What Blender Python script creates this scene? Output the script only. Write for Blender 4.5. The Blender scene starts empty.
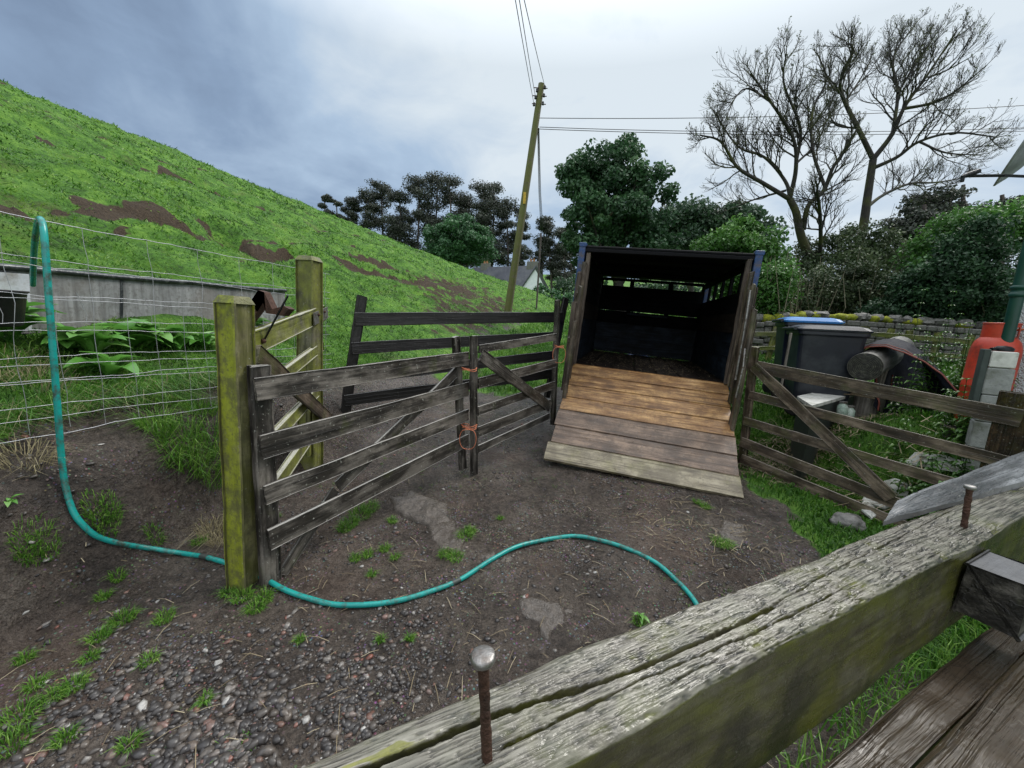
import numpy as np, math, random
random.seed(7); RNG=np.random.RandomState(11)
# ---------------------------------------------------------------- camera model (shared by camera and layout)
F=390.0; PITCH=math.radians(9); ROLL=math.radians(3); CAMH=1.5
def ray(px,py):
    x=(px-512)/F; y=-(py-384)/F
    c,s=math.cos(ROLL),math.sin(ROLL)
    X=x*c-y*s; Y=x*s+y*c
    cp,sp=math.cos(PITCH),math.sin(PITCH)
    return np.array([X, cp+Y*sp, -sp+Y*cp])
CAM=np.array([0,0,CAMH])
def V(px,py,Y):
    d=ray(px,py); return CAM+d*(Y/d[1])
def proj(w):
    v=np.asarray(w,float)-CAM
    cp,sp=math.cos(PITCH),math.sin(PITCH)
    dep=v[...,1]*cp-v[...,2]*sp; yy=v[...,1]*sp+v[...,2]*cp; xx=v[...,0]
    c,s=math.cos(ROLL),math.sin(ROLL)
    return 512+F*(xx*c+yy*s)/dep, 384-F*(-xx*s+yy*c)/dep, dep
# ---------------------------------------------------------------- noise
_P=RNG.permutation(4096); _T=RNG.rand(4096)
def _h(ix,iy,iz): return _T[_P[(_P[(_P[ix&4095]+iy)&4095]+iz)&4095]]
def vnoise(x,y,z=0.0):
    x=np.asarray(x,float); y=np.asarray(y,float)+0*x; z=np.asarray(z,float)+0*x
    x=x+0*y
    xi=np.floor(x).astype(int); yi=np.floor(y).astype(int); zi=np.floor(z).astype(int)
    u=x-xi; v=y-yi; w=z-zi
    u=u*u*(3-2*u); v=v*v*(3-2*v); w=w*w*(3-2*w)
    r=0
    for a in (0,1):
        for b in (0,1):
            for c in (0,1):
                r=r+_h(xi+a,yi+b,zi+c)*(u if a else 1-u)*(v if b else 1-v)*(w if c else 1-w)
    return r*2-1
def fbm(x,y,z=0.0,o=4,lac=2.03,g=.5):
    r=0;a=1.0;t=0
    for i in range(o):
        r=r+a*vnoise(np.asarray(x)+i*17.3,np.asarray(y)+i*9.1,np.asarray(z)+i*3.7); t+=a
        x=np.asarray(x)*lac;y=np.asarray(y)*lac;z=np.asarray(z)*lac;a*=g
    return r/t
def sstep(a,b,x):
    t=np.clip((np.asarray(x,float)-a)/(b-a),0,1); return t*t*(3-2*t)
# ---------------------------------------------------------------- terrain
NYAW=math.radians(14)
ND=np.array([math.sin(NYAW),math.cos(NYAW)]); NN=np.array([-ND[1],ND[0]])
_n0=V(0,440,1.0)
_s=1.85/proj(_n0)[2]; N0=V(0,440,1.0*_s)   # foot of the netting at the picture's left edge
def ecoord(x,y): return (x-N0[0])*NN[0]+(y-N0[1])*NN[1]
def scoord(x,y): return (x-N0[0])*ND[0]+(y-N0[1])*ND[1]
def base_h(x,y):
    x=np.asarray(x,float); y=np.asarray(y,float)
    yy=np.clip(y,-3,None)
    z=0.075*(yy-1.5)
    z=z-0.075*np.clip(yy-25,0,None)*0.2
    # far field climbs to its own skyline
    z=z+sstep(75,160,y)*10.5
    z=np.where(y>150,z-0.06*(y-150),z)
    # grassy rise on the right beyond the yard
    d=(x-2.5)*.9+(y-3.97)*.43; d2=(x-2.38-.287*(y-4.29))*1.2
    z=z+0.40*sstep(.15,.85,np.minimum(d,d2))+0.25*sstep(5.5,10,y)*sstep(1.,4.,d2)
    z=z+0.30*sstep(.12,.55,d)*(1-sstep(3.4,4.1,y))*sstep(.2,.6,x-2.2)
    return z
def hill_h(x,y):
    e=ecoord(x,y); s=scoord(x,y)
    b=0.62*sstep(-0.38,0.02,e)*(1-sstep(1.6,3.2,s)*.55)
    k=0.42
    ee=np.clip(e,0,None)
    h=k*ee
    ec=19.0
    h=np.where(ee>ec,k*ec+ (1-np.exp(-(ee-ec)/9))*9*k,h)
    fall=(1-sstep(44,62,s))*(1-.0085*np.clip(s-2,0,60))
    return (b+h*fall)
def H0(x,y):
    return base_h(x,y)+hill_h(x,y)
def HT(x,y):
    x=np.asarray(x,float);y=np.asarray(y,float)
    e=ecoord(x,y)
    z=H0(x,y)
    m=sstep(0.3,2.5,e)
    # terracettes (sheep tracks) on the slope
    ph=e*0.9+0.6*fbm(x*.15,y*.15,1.0,3)*2.2+0.04*y
    z=z+m*(0.20*np.abs(((ph*.8)%1.0)-.35)**.7-0.10)*(1+.5*vnoise(x*.3,y*.3))
    z=z+m*(0.22*fbm(x*.5,y*.5,2.0,4)+.15*fbm(x*2.0,y*2.0,5.,3)+.07*(1-2*np.abs(fbm(x*1.1,y*.8,9.,3))))
    yard=1-sstep(-.4,.1,e)
    z=z+(1-m)*(0.030*fbm(x*1.3,y*1.3,3.0,4)+0.012*fbm(x*7,y*7,4.0,3))
    return z
def GP(px,py,up=0.0):
    """where the pixel's ray meets the smooth ground (+up)"""
    d=ray(px,py); t=0.3; prev=t
    while t<400:
        p=CAM+d*t
        if p[2]<H0(p[0],p[1])+up: break
        prev=t; t*=1.02
    a,b=prev,t
    for _ in range(30):
        m=(a+b)/2; p=CAM+d*m
        if p[2]<H0(p[0],p[1])+up: b=m
        else: a=m
    return CAM+d*b
import bpy
from mathutils import Matrix, Vector
SC=bpy.context.scene; COL=SC.collection
def ZP(px,py,z):
    d=ray(px,py); return CAM+d*((z-CAMH)/d[2])
def WP(px,py,A,B):
    """pixel ray meets the vertical plane through ground points A and B"""
    A=np.asarray(A,float)[:2];B=np.asarray(B,float)[:2]; n=np.array([-(B-A)[1],(B-A)[0]])
    d=ray(px,py); t=np.dot(A,n)/np.dot(d[:2],n); return CAM+d*t
def nrm(v):
    v=np.asarray(v,float); return v/max(np.linalg.norm(v),1e-9)
# ---------------------------------------------------------------- mesh builder
class MB:
    def __init__(s): s.v=[];s.f=[];s.g=[];s.c=[];s.mi=[];s.n=0
    def add(s,v,f,g=None,c=None,m=0):
        v=np.asarray(v,float).reshape(-1,3); k=len(v)
        s.v.append(v)
        s.g.append(np.asarray(g,float).reshape(-1,3) if g is not None else v.copy())
        if c is None: c=np.zeros(k)
        c=np.asarray(c,float); 
        if c.ndim==0: c=np.full(k,float(c))
        s.c.append(c)
        if isinstance(f,np.ndarray): s.f.append(f+s.n); s.mi.append(np.full(len(f),m))
        else:
            by={}
            for q in f: by.setdefault(len(q),[]).append(q)
            for q in by.values():
                a=np.array(q,int)+s.n; s.f.append(a); s.mi.append(np.full(len(a),m))
        s.n+=k
    def mesh(s,name,M=None,smooth=False):
        v=np.concatenate(s.v)
        if M is not None:
            Mi=np.array(M.inverted()); v=v@Mi[:3,:3].T+Mi[:3,3]
        me=bpy.data.meshes.new(name)
        sizes=np.concatenate([np.full(len(f),f.shape[1]) for f in s.f]); loops=np.concatenate([f.ravel() for f in s.f])
        me.vertices.add(len(v)); me.vertices.foreach_set('co',v.astype(np.float32).ravel())
        me.loops.add(len(loops)); me.loops.foreach_set('vertex_index',loops.astype(np.int32))
        me.polygons.add(len(sizes)); st=np.concatenate([[0],np.cumsum(sizes)[:-1]])
        me.polygons.foreach_set('loop_start',st.astype(np.int32))
        me.polygons.foreach_set('material_index',np.concatenate(s.mi).astype(np.int32))
        me.polygons.foreach_set('use_smooth',np.full(len(sizes),bool(smooth)))
        me.update(calc_edges=True)
        a=me.attributes.new('gc','FLOAT_VECTOR','POINT'); a.data.foreach_set('vector',np.concatenate(s.g).astype(np.float32).ravel())
        a=me.attributes.new('cv','FLOAT','POINT'); a.data.foreach_set('value',np.concatenate(s.c).astype(np.float32))
        return me
WM={}
def world_of(o): return WM.get(o.name,Matrix.Identity(4))
def obj(name,mb,mats,parent=None,smooth=False,label=None,cat=None,group=None,kind=None,angle=None):
    M=world_of(parent) if parent is not None else None
    if parent is None:
        allv=np.concatenate(mb.v); c=allv.mean(0); c[2]=allv[:,2].min()
        if kind in('structure','stuff'): c=np.zeros(3)
        M=Matrix.Translation(Vector(c))
    me=mb.mesh(name,M,smooth)
    for m in (mats if isinstance(mats,(list,tuple)) else [mats]): me.materials.append(m)
    o=bpy.data.objects.new(name,me); COL.objects.link(o)
    if parent is not None: o.parent=parent; WM[o.name]=M
    else: o.matrix_world=M; WM[o.name]=M
    if label:o['label']=label
    if cat:o['category']=cat
    if group:o['group']=group
    if kind:o['kind']=kind
    return o
def thing(name,label,cat,loc,group=None,M=None):
    o=bpy.data.objects.new(name,None); COL.objects.link(o); o.empty_display_size=.1
    if M is None: M=Matrix.Translation(Vector(loc))
    o.matrix_world=M; WM[o.name]=M; o['label']=label;o['category']=cat
    if group:o['group']=group
    return o
_seed=[0]
def seedv():
    _seed[0]+=1; k=_seed[0]; return np.array([(k*7.31)%50,(k*3.17)%20,(k*5.77)%20])
def loft(mb,P,T,U,W,prof,nl,m=0,cap=True,cv=0,wob=.0,closed=True,gs=1.0):
    pass
def board(mb,A,B,wd,w,t,m=0,nl=None,wob=.004,rnd=.18,bow=0.0,cv=None,endj=.006,taper=1.0):
    """sawn timber from A to B; wd = direction of its width, t = thickness"""
    A=np.asarray(A,float);B=np.asarray(B,float); L=np.linalg.norm(B-A); d=(B-A)/L
    wd=np.asarray(wd,float); wd=nrm(wd-d*np.dot(wd,d)); td=np.cross(d,wd)
    if nl is None: nl=int(min(60,max(6,L/.05)))
    r=min(w,t)*rnd
    hw,ht=w/2,t/2
    pr=[]
    for (sx,sy) in ((1,1),(-1,1),(-1,-1),(1,-1)):
        cs=[(hw-r,ht),(hw-r*.3,ht-r*.3),(hw,ht-r)]
        if sx*sy<0: cs=cs[::-1]
        pr+= [(sx*a,sy*b) for a,b in cs]
        # a mid point on the long faces
    pr=np.array(pr); k=len(pr)
    # insert midpoints
    q=[]
    for i in range(k):
        q.append(pr[i]); n=pr[(i+1)%k]
        if np.linalg.norm(n-pr[i])>r*2.2:
            for f in (.33,.66): q.append(pr[i]*(1-f)+n*f)
    pr=np.array(q);k=len(pr)
    s=np.linspace(0,1,nl+1); sd=seedv()
    S,K=np.meshgrid(s,np.arange(k),indexing='ij')
    a=pr[K,0]*(1+(taper-1)*S); b=pr[K,1]*(1+(taper-1)*S)
    n1=vnoise(S*L*3+sd[0],a*25+sd[1],b*25); n2=vnoise(S*L*3+sd[0]+30,a*25,b*25+sd[2]); n3=vnoise(S*L*14+sd[0],a*60+sd[1],b*60)
    a2=a+wob*n1+wob*.5*n3; b2=b+wob*n2*.8+wob*.5*n3+ bow*np.sin(S*math.pi)
    al=S*L
    e=endj*vnoise(a*40+sd[1],b*40,sd[2])
    al=al+np.where(S==0,e,0)+np.where(S==1,e*.8,0)
    v=A+al[...,None]*d+a2[...,None]*wd+b2[...,None]*td
    g=np.stack([al,a,b],-1)+sd
    N=v.reshape(-1,3); f=[]
    i=np.arange(nl)[:,None]; j=np.arange(k)[None,:]; j2=(j+1)%k
    f=np.stack([i*k+j,(i+1)*k+j,(i+1)*k+j2,i*k+j2],-1).reshape(-1,4)
    c=(sd[0]*.37)%1 if cv is None else cv
    cc=np.full(len(N),c)
    mb.add(N,f,g.reshape(-1,3),cc,m)
    for r0,fl in ((0,0),(nl,1)):
        vv=v[r0]; gg=g[r0]
        idx=list(range(k)); 
        if not fl: idx=idx[::-1]
        idx=idx[::-1] if False else idx
        # end faces point along the board; grain coords squeezed so ends show rings
        g2=gg.copy(); g2[:,0]=sd[0]+a2[r0]*6; 
        mb.add(vv,[tuple(idx[::-1])],g2,c*0+(.5*c),m)
def tube(mb,P,r,n=8,m=0,cv=0.0,cap=True,gs=1.0):
    P=np.asarray(P,float); k=len(P); r=np.asarray(r,float)*np.ones(k)
    T=np.gradient(P,axis=0); T/=np.maximum(np.linalg.norm(T,axis=1),1e-9)[:,None]
    ref=np.array([0,0,1.0]) if abs(T[0][2])<.9 else np.array([1.0,0,0])
    U=np.zeros_like(P); u=nrm(ref-T[0]*np.dot(ref,T[0]))
    for i in range(k):
        u=nrm(u-T[i]*np.dot(u,T[i])); U[i]=u
    Wv=np.cross(T,U); a=np.linspace(0,2*math.pi,n,endpoint=False)
    v=P[:,None,:]+r[:,None,None]*(np.cos(a)[None,:,None]*U[:,None,:]+np.sin(a)[None,:,None]*Wv[:,None,:])
    ll=np.concatenate([[0],np.cumsum(np.linalg.norm(np.diff(P,axis=0),axis=1))])
    g=np.stack([ll[:,None]+0*a,r[:,None]*np.cos(a),r[:,None]*np.sin(a)],-1)+seedv()
    i=np.arange(k-1)[:,None]; j=np.arange(n)[None,:]; j2=(j+1)%n
    f=np.stack([i*n+j,i*n+j2,(i+1)*n+j2,(i+1)*n+j],-1).reshape(-1,4)
    mb.add(v.reshape(-1,3),f,g.reshape(-1,3),cv,m)
    if cap:
        mb.add(v[0],[tuple(range(n))[::-1]],g[0],cv,m); mb.add(v[-1],[tuple(range(n))],g[-1],cv,m)
def box(mb,c,sx,sy,sz,X=(1,0,0),Y=(0,1,0),Z=(0,0,1),m=0,bev=0.0,cv=0.0):
    """bevelled box centred on c"""
    X,Y,Z=map(nrm,(X,Y,Z)); c=np.asarray(c,float); b=bev
    if b<=0:
        q=np.array([(i,j,k) for i in(-1,1) for j in(-1,1) for k in(-1,1)])*np.array([sx,sy,sz])/2
        f=[(0,1,3,2),(4,6,7,5),(0,4,5,1),(2,3,7,6),(0,2,6,4),(1,5,7,3)]
        mb.add(c+q[:,:1]*X+q[:,1:2]*Y+q[:,2:]*Z,f,q+seedv(),cv,m); return
    H=np.array([sx,sy,sz])/2; vs=[];idx={}
    for i in(-1,1):
        for j in(-1,1):
            for k in(-1,1):
                for ax in range(3):
                    p=np.array([i,j,k])*(H-b); p[ax]=np.array([i,j,k])[ax]*H[ax]; idx[(i,j,k,ax)]=len(vs); vs.append(p)
    f=[]
    for ax in range(3):
        o=[q for q in range(3) if q!=ax]
        for s in(-1,1):
            def key(a,b_):
                t=[0,0,0];t[ax]=s;t[o[0]]=a;t[o[1]]=b_;return idx[(t[0],t[1],t[2],ax)]
            q=[key(-1,-1),key(1,-1),key(1,1),key(-1,1)]
            sg=s if ax!=1 else -s
            f.append(tuple(q if sg>0 else q[::-1]))
    for ax in range(3):       # edges parallel to ax
        o=[q for q in range(3) if q!=ax]
        for a in(-1,1):
            for b_ in(-1,1):
                def key(e,fa):
                    t=[0,0,0];t[ax]=e;t[o[0]]=a;t[o[1]]=b_;return idx[(t[0],t[1],t[2],fa)]
                f.append((key(-1,o[0]),key(1,o[0]),key(1,o[1]),key(-1,o[1])))
    for i in(-1,1):
        for j in(-1,1):
            for k in(-1,1): f.append((idx[(i,j,k,0)],idx[(i,j,k,1)],idx[(i,j,k,2)]))
    q=np.array(vs); mb.add(c+q[:,:1]*X+q[:,1:2]*Y+q[:,2:]*Z,f,q+seedv(),cv,m)
def lathe(mb,base,axis,prof,n=24,m=0,cv=0.0,ref=None):
    """prof: list of (radius, height along axis)"""
    axis=nrm(axis); base=np.asarray(base,float)
    r0=np.array([1.0,0,0]) if abs(axis[0])<.8 else np.array([0,1.0,0])
    U=nrm(r0-axis*np.dot(r0,axis)); W=np.cross(axis,U); a=np.linspace(0,2*math.pi,n,endpoint=False)
    pr=np.array(prof,float); k=len(pr)
    v=base+pr[:,1][:,None,None]*axis+pr[:,0][:,None,None]*(np.cos(a)[None,:,None]*U+np.sin(a)[None,:,None]*W)
    g=np.stack([pr[:,1][:,None]+0*a,pr[:,0][:,None]*np.cos(a),pr[:,0][:,None]*np.sin(a)],-1)
    i=np.arange(k-1)[:,None]; j=np.arange(n)[None,:]; j2=(j+1)%n
    f=np.stack([i*n+j,i*n+j2,(i+1)*n+j2,(i+1)*n+j],-1).reshape(-1,4)
    mb.add(v.reshape(-1,3),f,g.reshape(-1,3),cv,m)
def blob(mb,c,rx,ry,rz,m=0,n1=14,n2=9,amp=.2,fr=2.0,cv=0.0,yaw=0.0,flat=0.0):
    th=np.linspace(0,2*math.pi,n1,endpoint=False); ph=np.linspace(-math.pi/2,math.pi/2,n2)
    P,T=np.meshgrid(ph,th,indexing='ij')
    d=np.stack([np.cos(P)*np.cos(T),np.cos(P)*np.sin(T),np.sin(P)],-1); sd=seedv()
    rr=1+amp*fbm(d[...,0]*fr+sd[0],d[...,1]*fr+sd[1],d[...,2]*fr+sd[2],3)*1.6
    q=d*rr[...,None]*np.array([rx,ry,rz])
    if flat: q[...,2]=np.clip(q[...,2],-rz*flat,rz*flat)
    cy,sy=math.cos(yaw),math.sin(yaw)
    q=np.stack([q[...,0]*cy-q[...,1]*sy,q[...,0]*sy+q[...,1]*cy,q[...,2]],-1)
    v=np.asarray(c)+q
    i=np.arange(n2-1)[:,None]; j=np.arange(n1)[None,:]; j2=(j+1)%n1
    f=np.stack([i*n1+j,i*n1+j2,(i+1)*n1+j2,(i+1)*n1+j],-1).reshape(-1,4)
    mb.add(v.reshape(-1,3),f,v.reshape(-1,3)+sd,cv,m)
# ---------------------------------------------------------------- materials
class NT:
    def __init__(s,name):
        s.m=bpy.data.materials.new(name); s.m.use_nodes=True; s.t=s.m.node_tree; s.t.nodes.clear()
        s.out=s.t.nodes.new('ShaderNodeOutputMaterial'); s.p=s.t.nodes.new('ShaderNodeBsdfPrincipled'); s.t.links.new(s.p.outputs[0],s.out.inputs[0])
    def N(s,t,**k):
        n=s.t.nodes.new(t)
        for a,b in k.items(): setattr(n,a,b)
        return n
    def L(s,a,b): s.t.links.new(a,b)
    def attr(s,n): a=s.N('ShaderNodeAttribute',attribute_name=n); return a
    def map(s,vec,sc): n=s.N('ShaderNodeMapping'); n.inputs['Scale'].default_value=sc; s.L(vec,n.inputs[0]); return n.outputs[0]
    def noise(s,vec,sc,det=4,ro=.55,dist=0.0):
        n=s.N('ShaderNodeTexNoise'); n.inputs['Scale'].default_value=sc;n.inputs['Detail'].default_value=det;n.inputs['Roughness'].default_value=ro;n.inputs['Distortion'].default_value=dist
        if vec is not None:s.L(vec,n.inputs['Vector'])
        return n.outputs[0]
    def vor(s,vec,sc,feat='F1',out=0):
        n=s.N('ShaderNodeTexVoronoi',feature=feat); n.inputs['Scale'].default_value=sc; s.L(vec,n.inputs['Vector']); return n.outputs[out]
    def ramp(s,fac,st):
        n=s.N('ShaderNodeValToRGB'); cr=n.color_ramp
        while len(cr.elements)<len(st): cr.elements.new(.5)
        for e,(p,c) in zip(cr.elements,st):
            e.position=p; e.color=(c,c,c,1) if not hasattr(c,'__len__') else (*c,1)
        s.L(fac,n.inputs[0]); return n.outputs[0]
    def mix(s,f,a,b,bt='MIX'):
        n=s.N('ShaderNodeMix',data_type='RGBA',blend_type=bt)
        for i,x in ((0,f),(6,a),(7,b)):
            if hasattr(x,'links'): s.L(x,n.inputs[i])
            elif hasattr(x,'__len__'): n.inputs[i].default_value=(*x,1)
            else: n.inputs[i].default_value=x if i==0 else (x,x,x,1)
        return n.outputs[2]
    def math(s,op,a,b=0.0,clamp=False):
        n=s.N('ShaderNodeMath',operation=op,use_clamp=clamp)
        for i,x in ((0,a),(1,b)):
            if hasattr(x,'links'): s.L(x,n.inputs[i])
            else: n.inputs[i].default_value=x
        return n.outputs[0]
    def bump(s,h,st,dist,prev=None):
        n=s.N('ShaderNodeBump'); n.inputs['Strength'].default_value=st;n.inputs['Distance'].default_value=dist; s.L(h,n.inputs['Height'])
        if prev is not None: s.L(prev,n.inputs['Normal'])
        return n.outputs[0]
    def fin(s,col=None,rough=None,nor=None,metal=None,spec=None):
        for k,x in (('Base Color',col),('Roughness',rough),('Normal',nor),('Metallic',metal),('Specular IOR Level',spec)):
            if x is None: continue
            if hasattr(x,'links'): s.L(x,s.p.inputs[k])
            elif hasattr(x,'__len__'): s.p.inputs[k].default_value=(*x,1)
            else: s.p.inputs[k].default_value=x
        return s.m
    def nz(s):
        g=s.N('ShaderNodeNewGeometry'); sp=s.N('ShaderNodeSeparateXYZ'); s.L(g.outputs['Normal'],sp.inputs[0]); return sp.outputs[2]
    def pos(s):
        g=s.N('ShaderNodeNewGeometry'); return g.outputs['Position']
def wood(name,dark,light,green=0.0,gcol=(.10,.13,.015),top=None,rough=.6,blotch=.5,spots=0.0,bmp=1.0,stain=0.0,spec=.5,stc=(.03,.024,.018),ssc=7):
    n=NT(name); gc=n.attr('gc').outputs['Vector']; cv=n.attr('cv').outputs['Fac']
    g1=n.noise(n.map(gc,(1.6,38,38)),1.0,5,.65,.4)
    g2=n.noise(n.map(gc,(5,160,160)),1.0,3,.6)
    bl=n.noise(n.map(gc,(3,7,7)),1.3,4,.6)
    f=n.math('ADD',n.math('MULTIPLY',g1,.75),n.math('MULTIPLY',g2,.3))
    f=n.math('ADD',f,n.math('MULTIPLY',n.math('SUBTRACT',bl,.5),blotch))
    col=n.ramp(f,[(.28,tuple(x*.35 for x in dark)),(.45,dark),(.72,light)])
    col=n.mix(n.math('MULTIPLY',cv,.45),col,tuple(x*.55 for x in dark))
    cr=n.ramp(n.noise(n.map(gc,(1.2,55,55)),1.0,2,.5,.8),[(.60,0),(.68,1)])
    col=n.mix(n.math('MULTIPLY',cr,.55),col,tuple(x*.18 for x in dark))
    P=n.pos()
    if green>0:
        gr=n.ramp(n.noise(P,4.5,5,.65),[(max(0,.62-green*.45),0),(min(1,.80-green*.45),1)])
        gf=n.math('MULTIPLY',gr,min(1,.45+green*.5))
        if green>.6:
            gg_=n.N('ShaderNodeNewGeometry'); sx_=n.N('ShaderNodeSeparateXYZ'); n.L(gg_.outputs['Normal'],sx_.inputs[0]); gf=n.math('MULTIPLY',gf,n.ramp(sx_.outputs[0],[(.45,1),(.75,.22)]))
        col=n.mix(gf,col,n.mix(n.noise(P,30,3),gcol,tuple(x*.45 for x in gcol)))
    if spots>0:
        sp=n.ramp(n.noise(P,60,3,.6),[(.64,0),(.70,1)])
        col=n.mix(n.math('MULTIPLY',sp,spots),col,(.42,.43,.38))
    if stain>0:
        s1=n.ramp(n.noise(P,ssc,6,.72),[(.46,0),(.60,1)]); s2=n.ramp(n.noise(P,55,3,.6),[(.58,0),(.66,1)])
        col=n.mix(n.math('MULTIPLY',s1,stain),col,stc); col=n.mix(n.math('MULTIPLY',s2,stain*.8),col,stc)
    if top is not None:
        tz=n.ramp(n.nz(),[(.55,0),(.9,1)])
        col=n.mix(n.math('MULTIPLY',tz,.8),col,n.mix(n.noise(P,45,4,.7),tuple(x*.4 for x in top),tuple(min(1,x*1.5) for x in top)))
    b=n.bump(g1,.55*bmp,.006); b=n.bump(n.math('SUBTRACT',g2,n.math('MULTIPLY',cr,1.2)),.5*bmp,.003,b)
    r=n.math('ADD',n.math('MULTIPLY',n.noise(P,9,3),.4),rough-.2)
    return n.fin(col,r,b,spec=spec)
def plain(name,col,rough=.5,metal=0,var=.3,sc=12,bmp=.0,dirt=None,dsc=6,spec=.5):
    n=NT(name); P=n.pos(); f=n.noise(P,sc,4,.6)
    c=n.ramp(f,[(.3,tuple(x*(1-var) for x in col)),(.7,tuple(min(1,x*(1+var)) for x in col))])
    if dirt is not None:
        c=n.mix(n.ramp(n.noise(P,dsc,5,.7),[(.48,0),(.66,1)]),c,dirt)
    nor=n.bump(n.noise(P,sc*3,4,.6),bmp,.01) if bmp else None
    r=n.math('ADD',n.math('MULTIPLY',f,.25),rough-.12)
    return n.fin(c,r,nor,metal,spec)
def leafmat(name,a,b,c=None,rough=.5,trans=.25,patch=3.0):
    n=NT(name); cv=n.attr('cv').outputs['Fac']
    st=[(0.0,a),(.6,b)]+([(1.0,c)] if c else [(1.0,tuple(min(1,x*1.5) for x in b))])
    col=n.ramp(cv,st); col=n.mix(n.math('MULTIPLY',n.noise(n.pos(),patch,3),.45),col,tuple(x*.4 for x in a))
    n.fin(col,rough,None)
    tr=n.N('ShaderNodeBsdfTranslucent'); n.L(n.mix(.0,n.mix(.5,col,(.3,.5,.05),'MULTIPLY') if False else col,col),tr.inputs[0])
    ms=n.N('ShaderNodeMixShader'); ms.inputs[0].default_value=trans
    n.L(n.p.outputs[0],ms.inputs[1]);n.L(tr.outputs[0],ms.inputs[2]);n.L(ms.outputs[0],n.out.inputs[0])
    return n.m
# ================================================================ CAMERA, SKY, SUN
def setup():
    cd=bpy.data.cameras.new('camera'); cam=bpy.data.objects.new('camera',cd); COL.objects.link(cam); SC.camera=cam
    cd.sensor_fit='HORIZONTAL'; cd.sensor_width=36; cd.lens=36*F/1024; cd.clip_start=.02; cd.clip_end=3000
    # columns: image right, image up, backwards
    r=ray(512+F,384)-ray(512,384); u=ray(512,384-F)-ray(512,384); b=-ray(512,384)
    M=Matrix(((r[0],u[0],b[0],0),(r[1],u[1],b[1],0),(r[2],u[2],b[2],CAMH),(0,0,0,1))); cam.matrix_world=M
    w=bpy.data.worlds.new('World'); SC.world=w; w.use_nodes=True; t=w.node_tree; t.nodes.clear()
    n=NT.__new__(NT); n.t=t; n.m=w
    out=t.nodes.new('ShaderNodeOutputWorld')
    sky=t.nodes.new('ShaderNodeTexSky'); sky.sky_type='NISHITA'; sky.sun_disc=False
    sky.sun_elevation=math.radians(50); sky.sun_rotation=math.radians(62)
    tc=t.nodes.new('ShaderNodeTexCoord'); d=tc.outputs['Generated']
    sp=t.nodes.new('ShaderNodeSeparateXYZ'); t.links.new(d,sp.inputs[0]); z=sp.outputs[2]
    zz=n.math('ADD',n.math('MAXIMUM',z,0),.22)
    dv=t.nodes.new('ShaderNodeVectorMath'); dv.operation='DIVIDE'; t.links.new(d,dv.inputs[0])
    cb=t.nodes.new('ShaderNodeCombineXYZ'); 
    for i in range(3): t.links.new(zz,cb.inputs[i])
    t.links.new(cb.outputs[0],dv.inputs[1]); cv=dv.outputs[0]
    n1=n.noise(cv,.9,6,.55,.6); n2=n.noise(cv,2.6,6,.6,.5)
    f=n.math('ADD',n.math('MULTIPLY',n1,.9),n.math('MULTIPLY',n2,.35))
    def spot(px,py,k,a):
        v=nrm(ray(px,py)); dt=t.nodes.new('ShaderNodeVectorMath'); dt.operation='DOT_PRODUCT'; t.links.new(d,dt.inputs[0]); dt.inputs[1].default_value=tuple(v)
        return n.math('MULTIPLY',n.math('POWER',n.math('MAXIMUM',dt.outputs['Value'],0),k),a)
    for px,py,k,a in ((425,20,30,.16),(640,20,5,.10),(830,60,10,.20),(120,120,7,-.13),(600,240,30,-.05),(930,210,20,.10)): f=n.math('ADD',f,spot(px,py,k,a))
    col=n.ramp(f,[(.30,(.195,.27,.40)),(.50,(.29,.40,.57)),(.70,(.46,.60,.78)),(.93,(.79,.88,.95))])
    hz=n.ramp(z,[(0.0,1),(.22,0)])
    col=n.mix(n.math('MULTIPLY',hz,.35),col,(.42,.53,.68))
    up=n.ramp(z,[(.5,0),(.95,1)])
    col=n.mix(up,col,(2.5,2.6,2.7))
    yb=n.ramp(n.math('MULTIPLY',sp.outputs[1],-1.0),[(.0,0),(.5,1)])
    col=n.mix(yb,col,(1.2,1.26,1.34))  # brighter sky behind the camera, added as fill for camera-facing sides
    col=n.mix(n.ramp(z,[(.0,1),(.001,0)]),col,(.06,.08,.04))
    b1=t.nodes.new('ShaderNodeBackground'); t.links.new(sky.outputs[0],b1.inputs[0]); b1.inputs[1].default_value=.012
    b1.inputs[1].default_value=.05
    # thin high sky behind the cloud: the clouds cover most of it
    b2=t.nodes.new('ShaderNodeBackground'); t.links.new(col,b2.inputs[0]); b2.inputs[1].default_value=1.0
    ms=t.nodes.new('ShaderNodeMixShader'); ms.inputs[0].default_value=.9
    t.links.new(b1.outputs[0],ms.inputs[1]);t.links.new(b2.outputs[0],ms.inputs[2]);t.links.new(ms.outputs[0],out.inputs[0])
    sd=bpy.data.lights.new('sun','SUN'); sd.energy=2.5; sd.angle=math.radians(24); sd.color=(1,.96,.9)
    so=bpy.data.objects.new('sun',sd); COL.objects.link(so)
    el,az=math.radians(50),math.radians(62)
    v=Vector((math.sin(az)*math.cos(el),math.cos(az)*math.cos(el),math.sin(el))); so.rotation_euler=v.to_track_quat('Z','Y').to_euler()
    SC.cycles.max_bounces=5; SC.cycles.diffuse_bounces=3; SC.cycles.glossy_bounces=2; SC.cycles.transmission_bounces=2; SC.cycles.transparent_max_bounces=4
    SC.view_settings.view_transform='Standard'; SC.view_settings.look='None'; SC.view_settings.exposure=0
setup()
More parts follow.
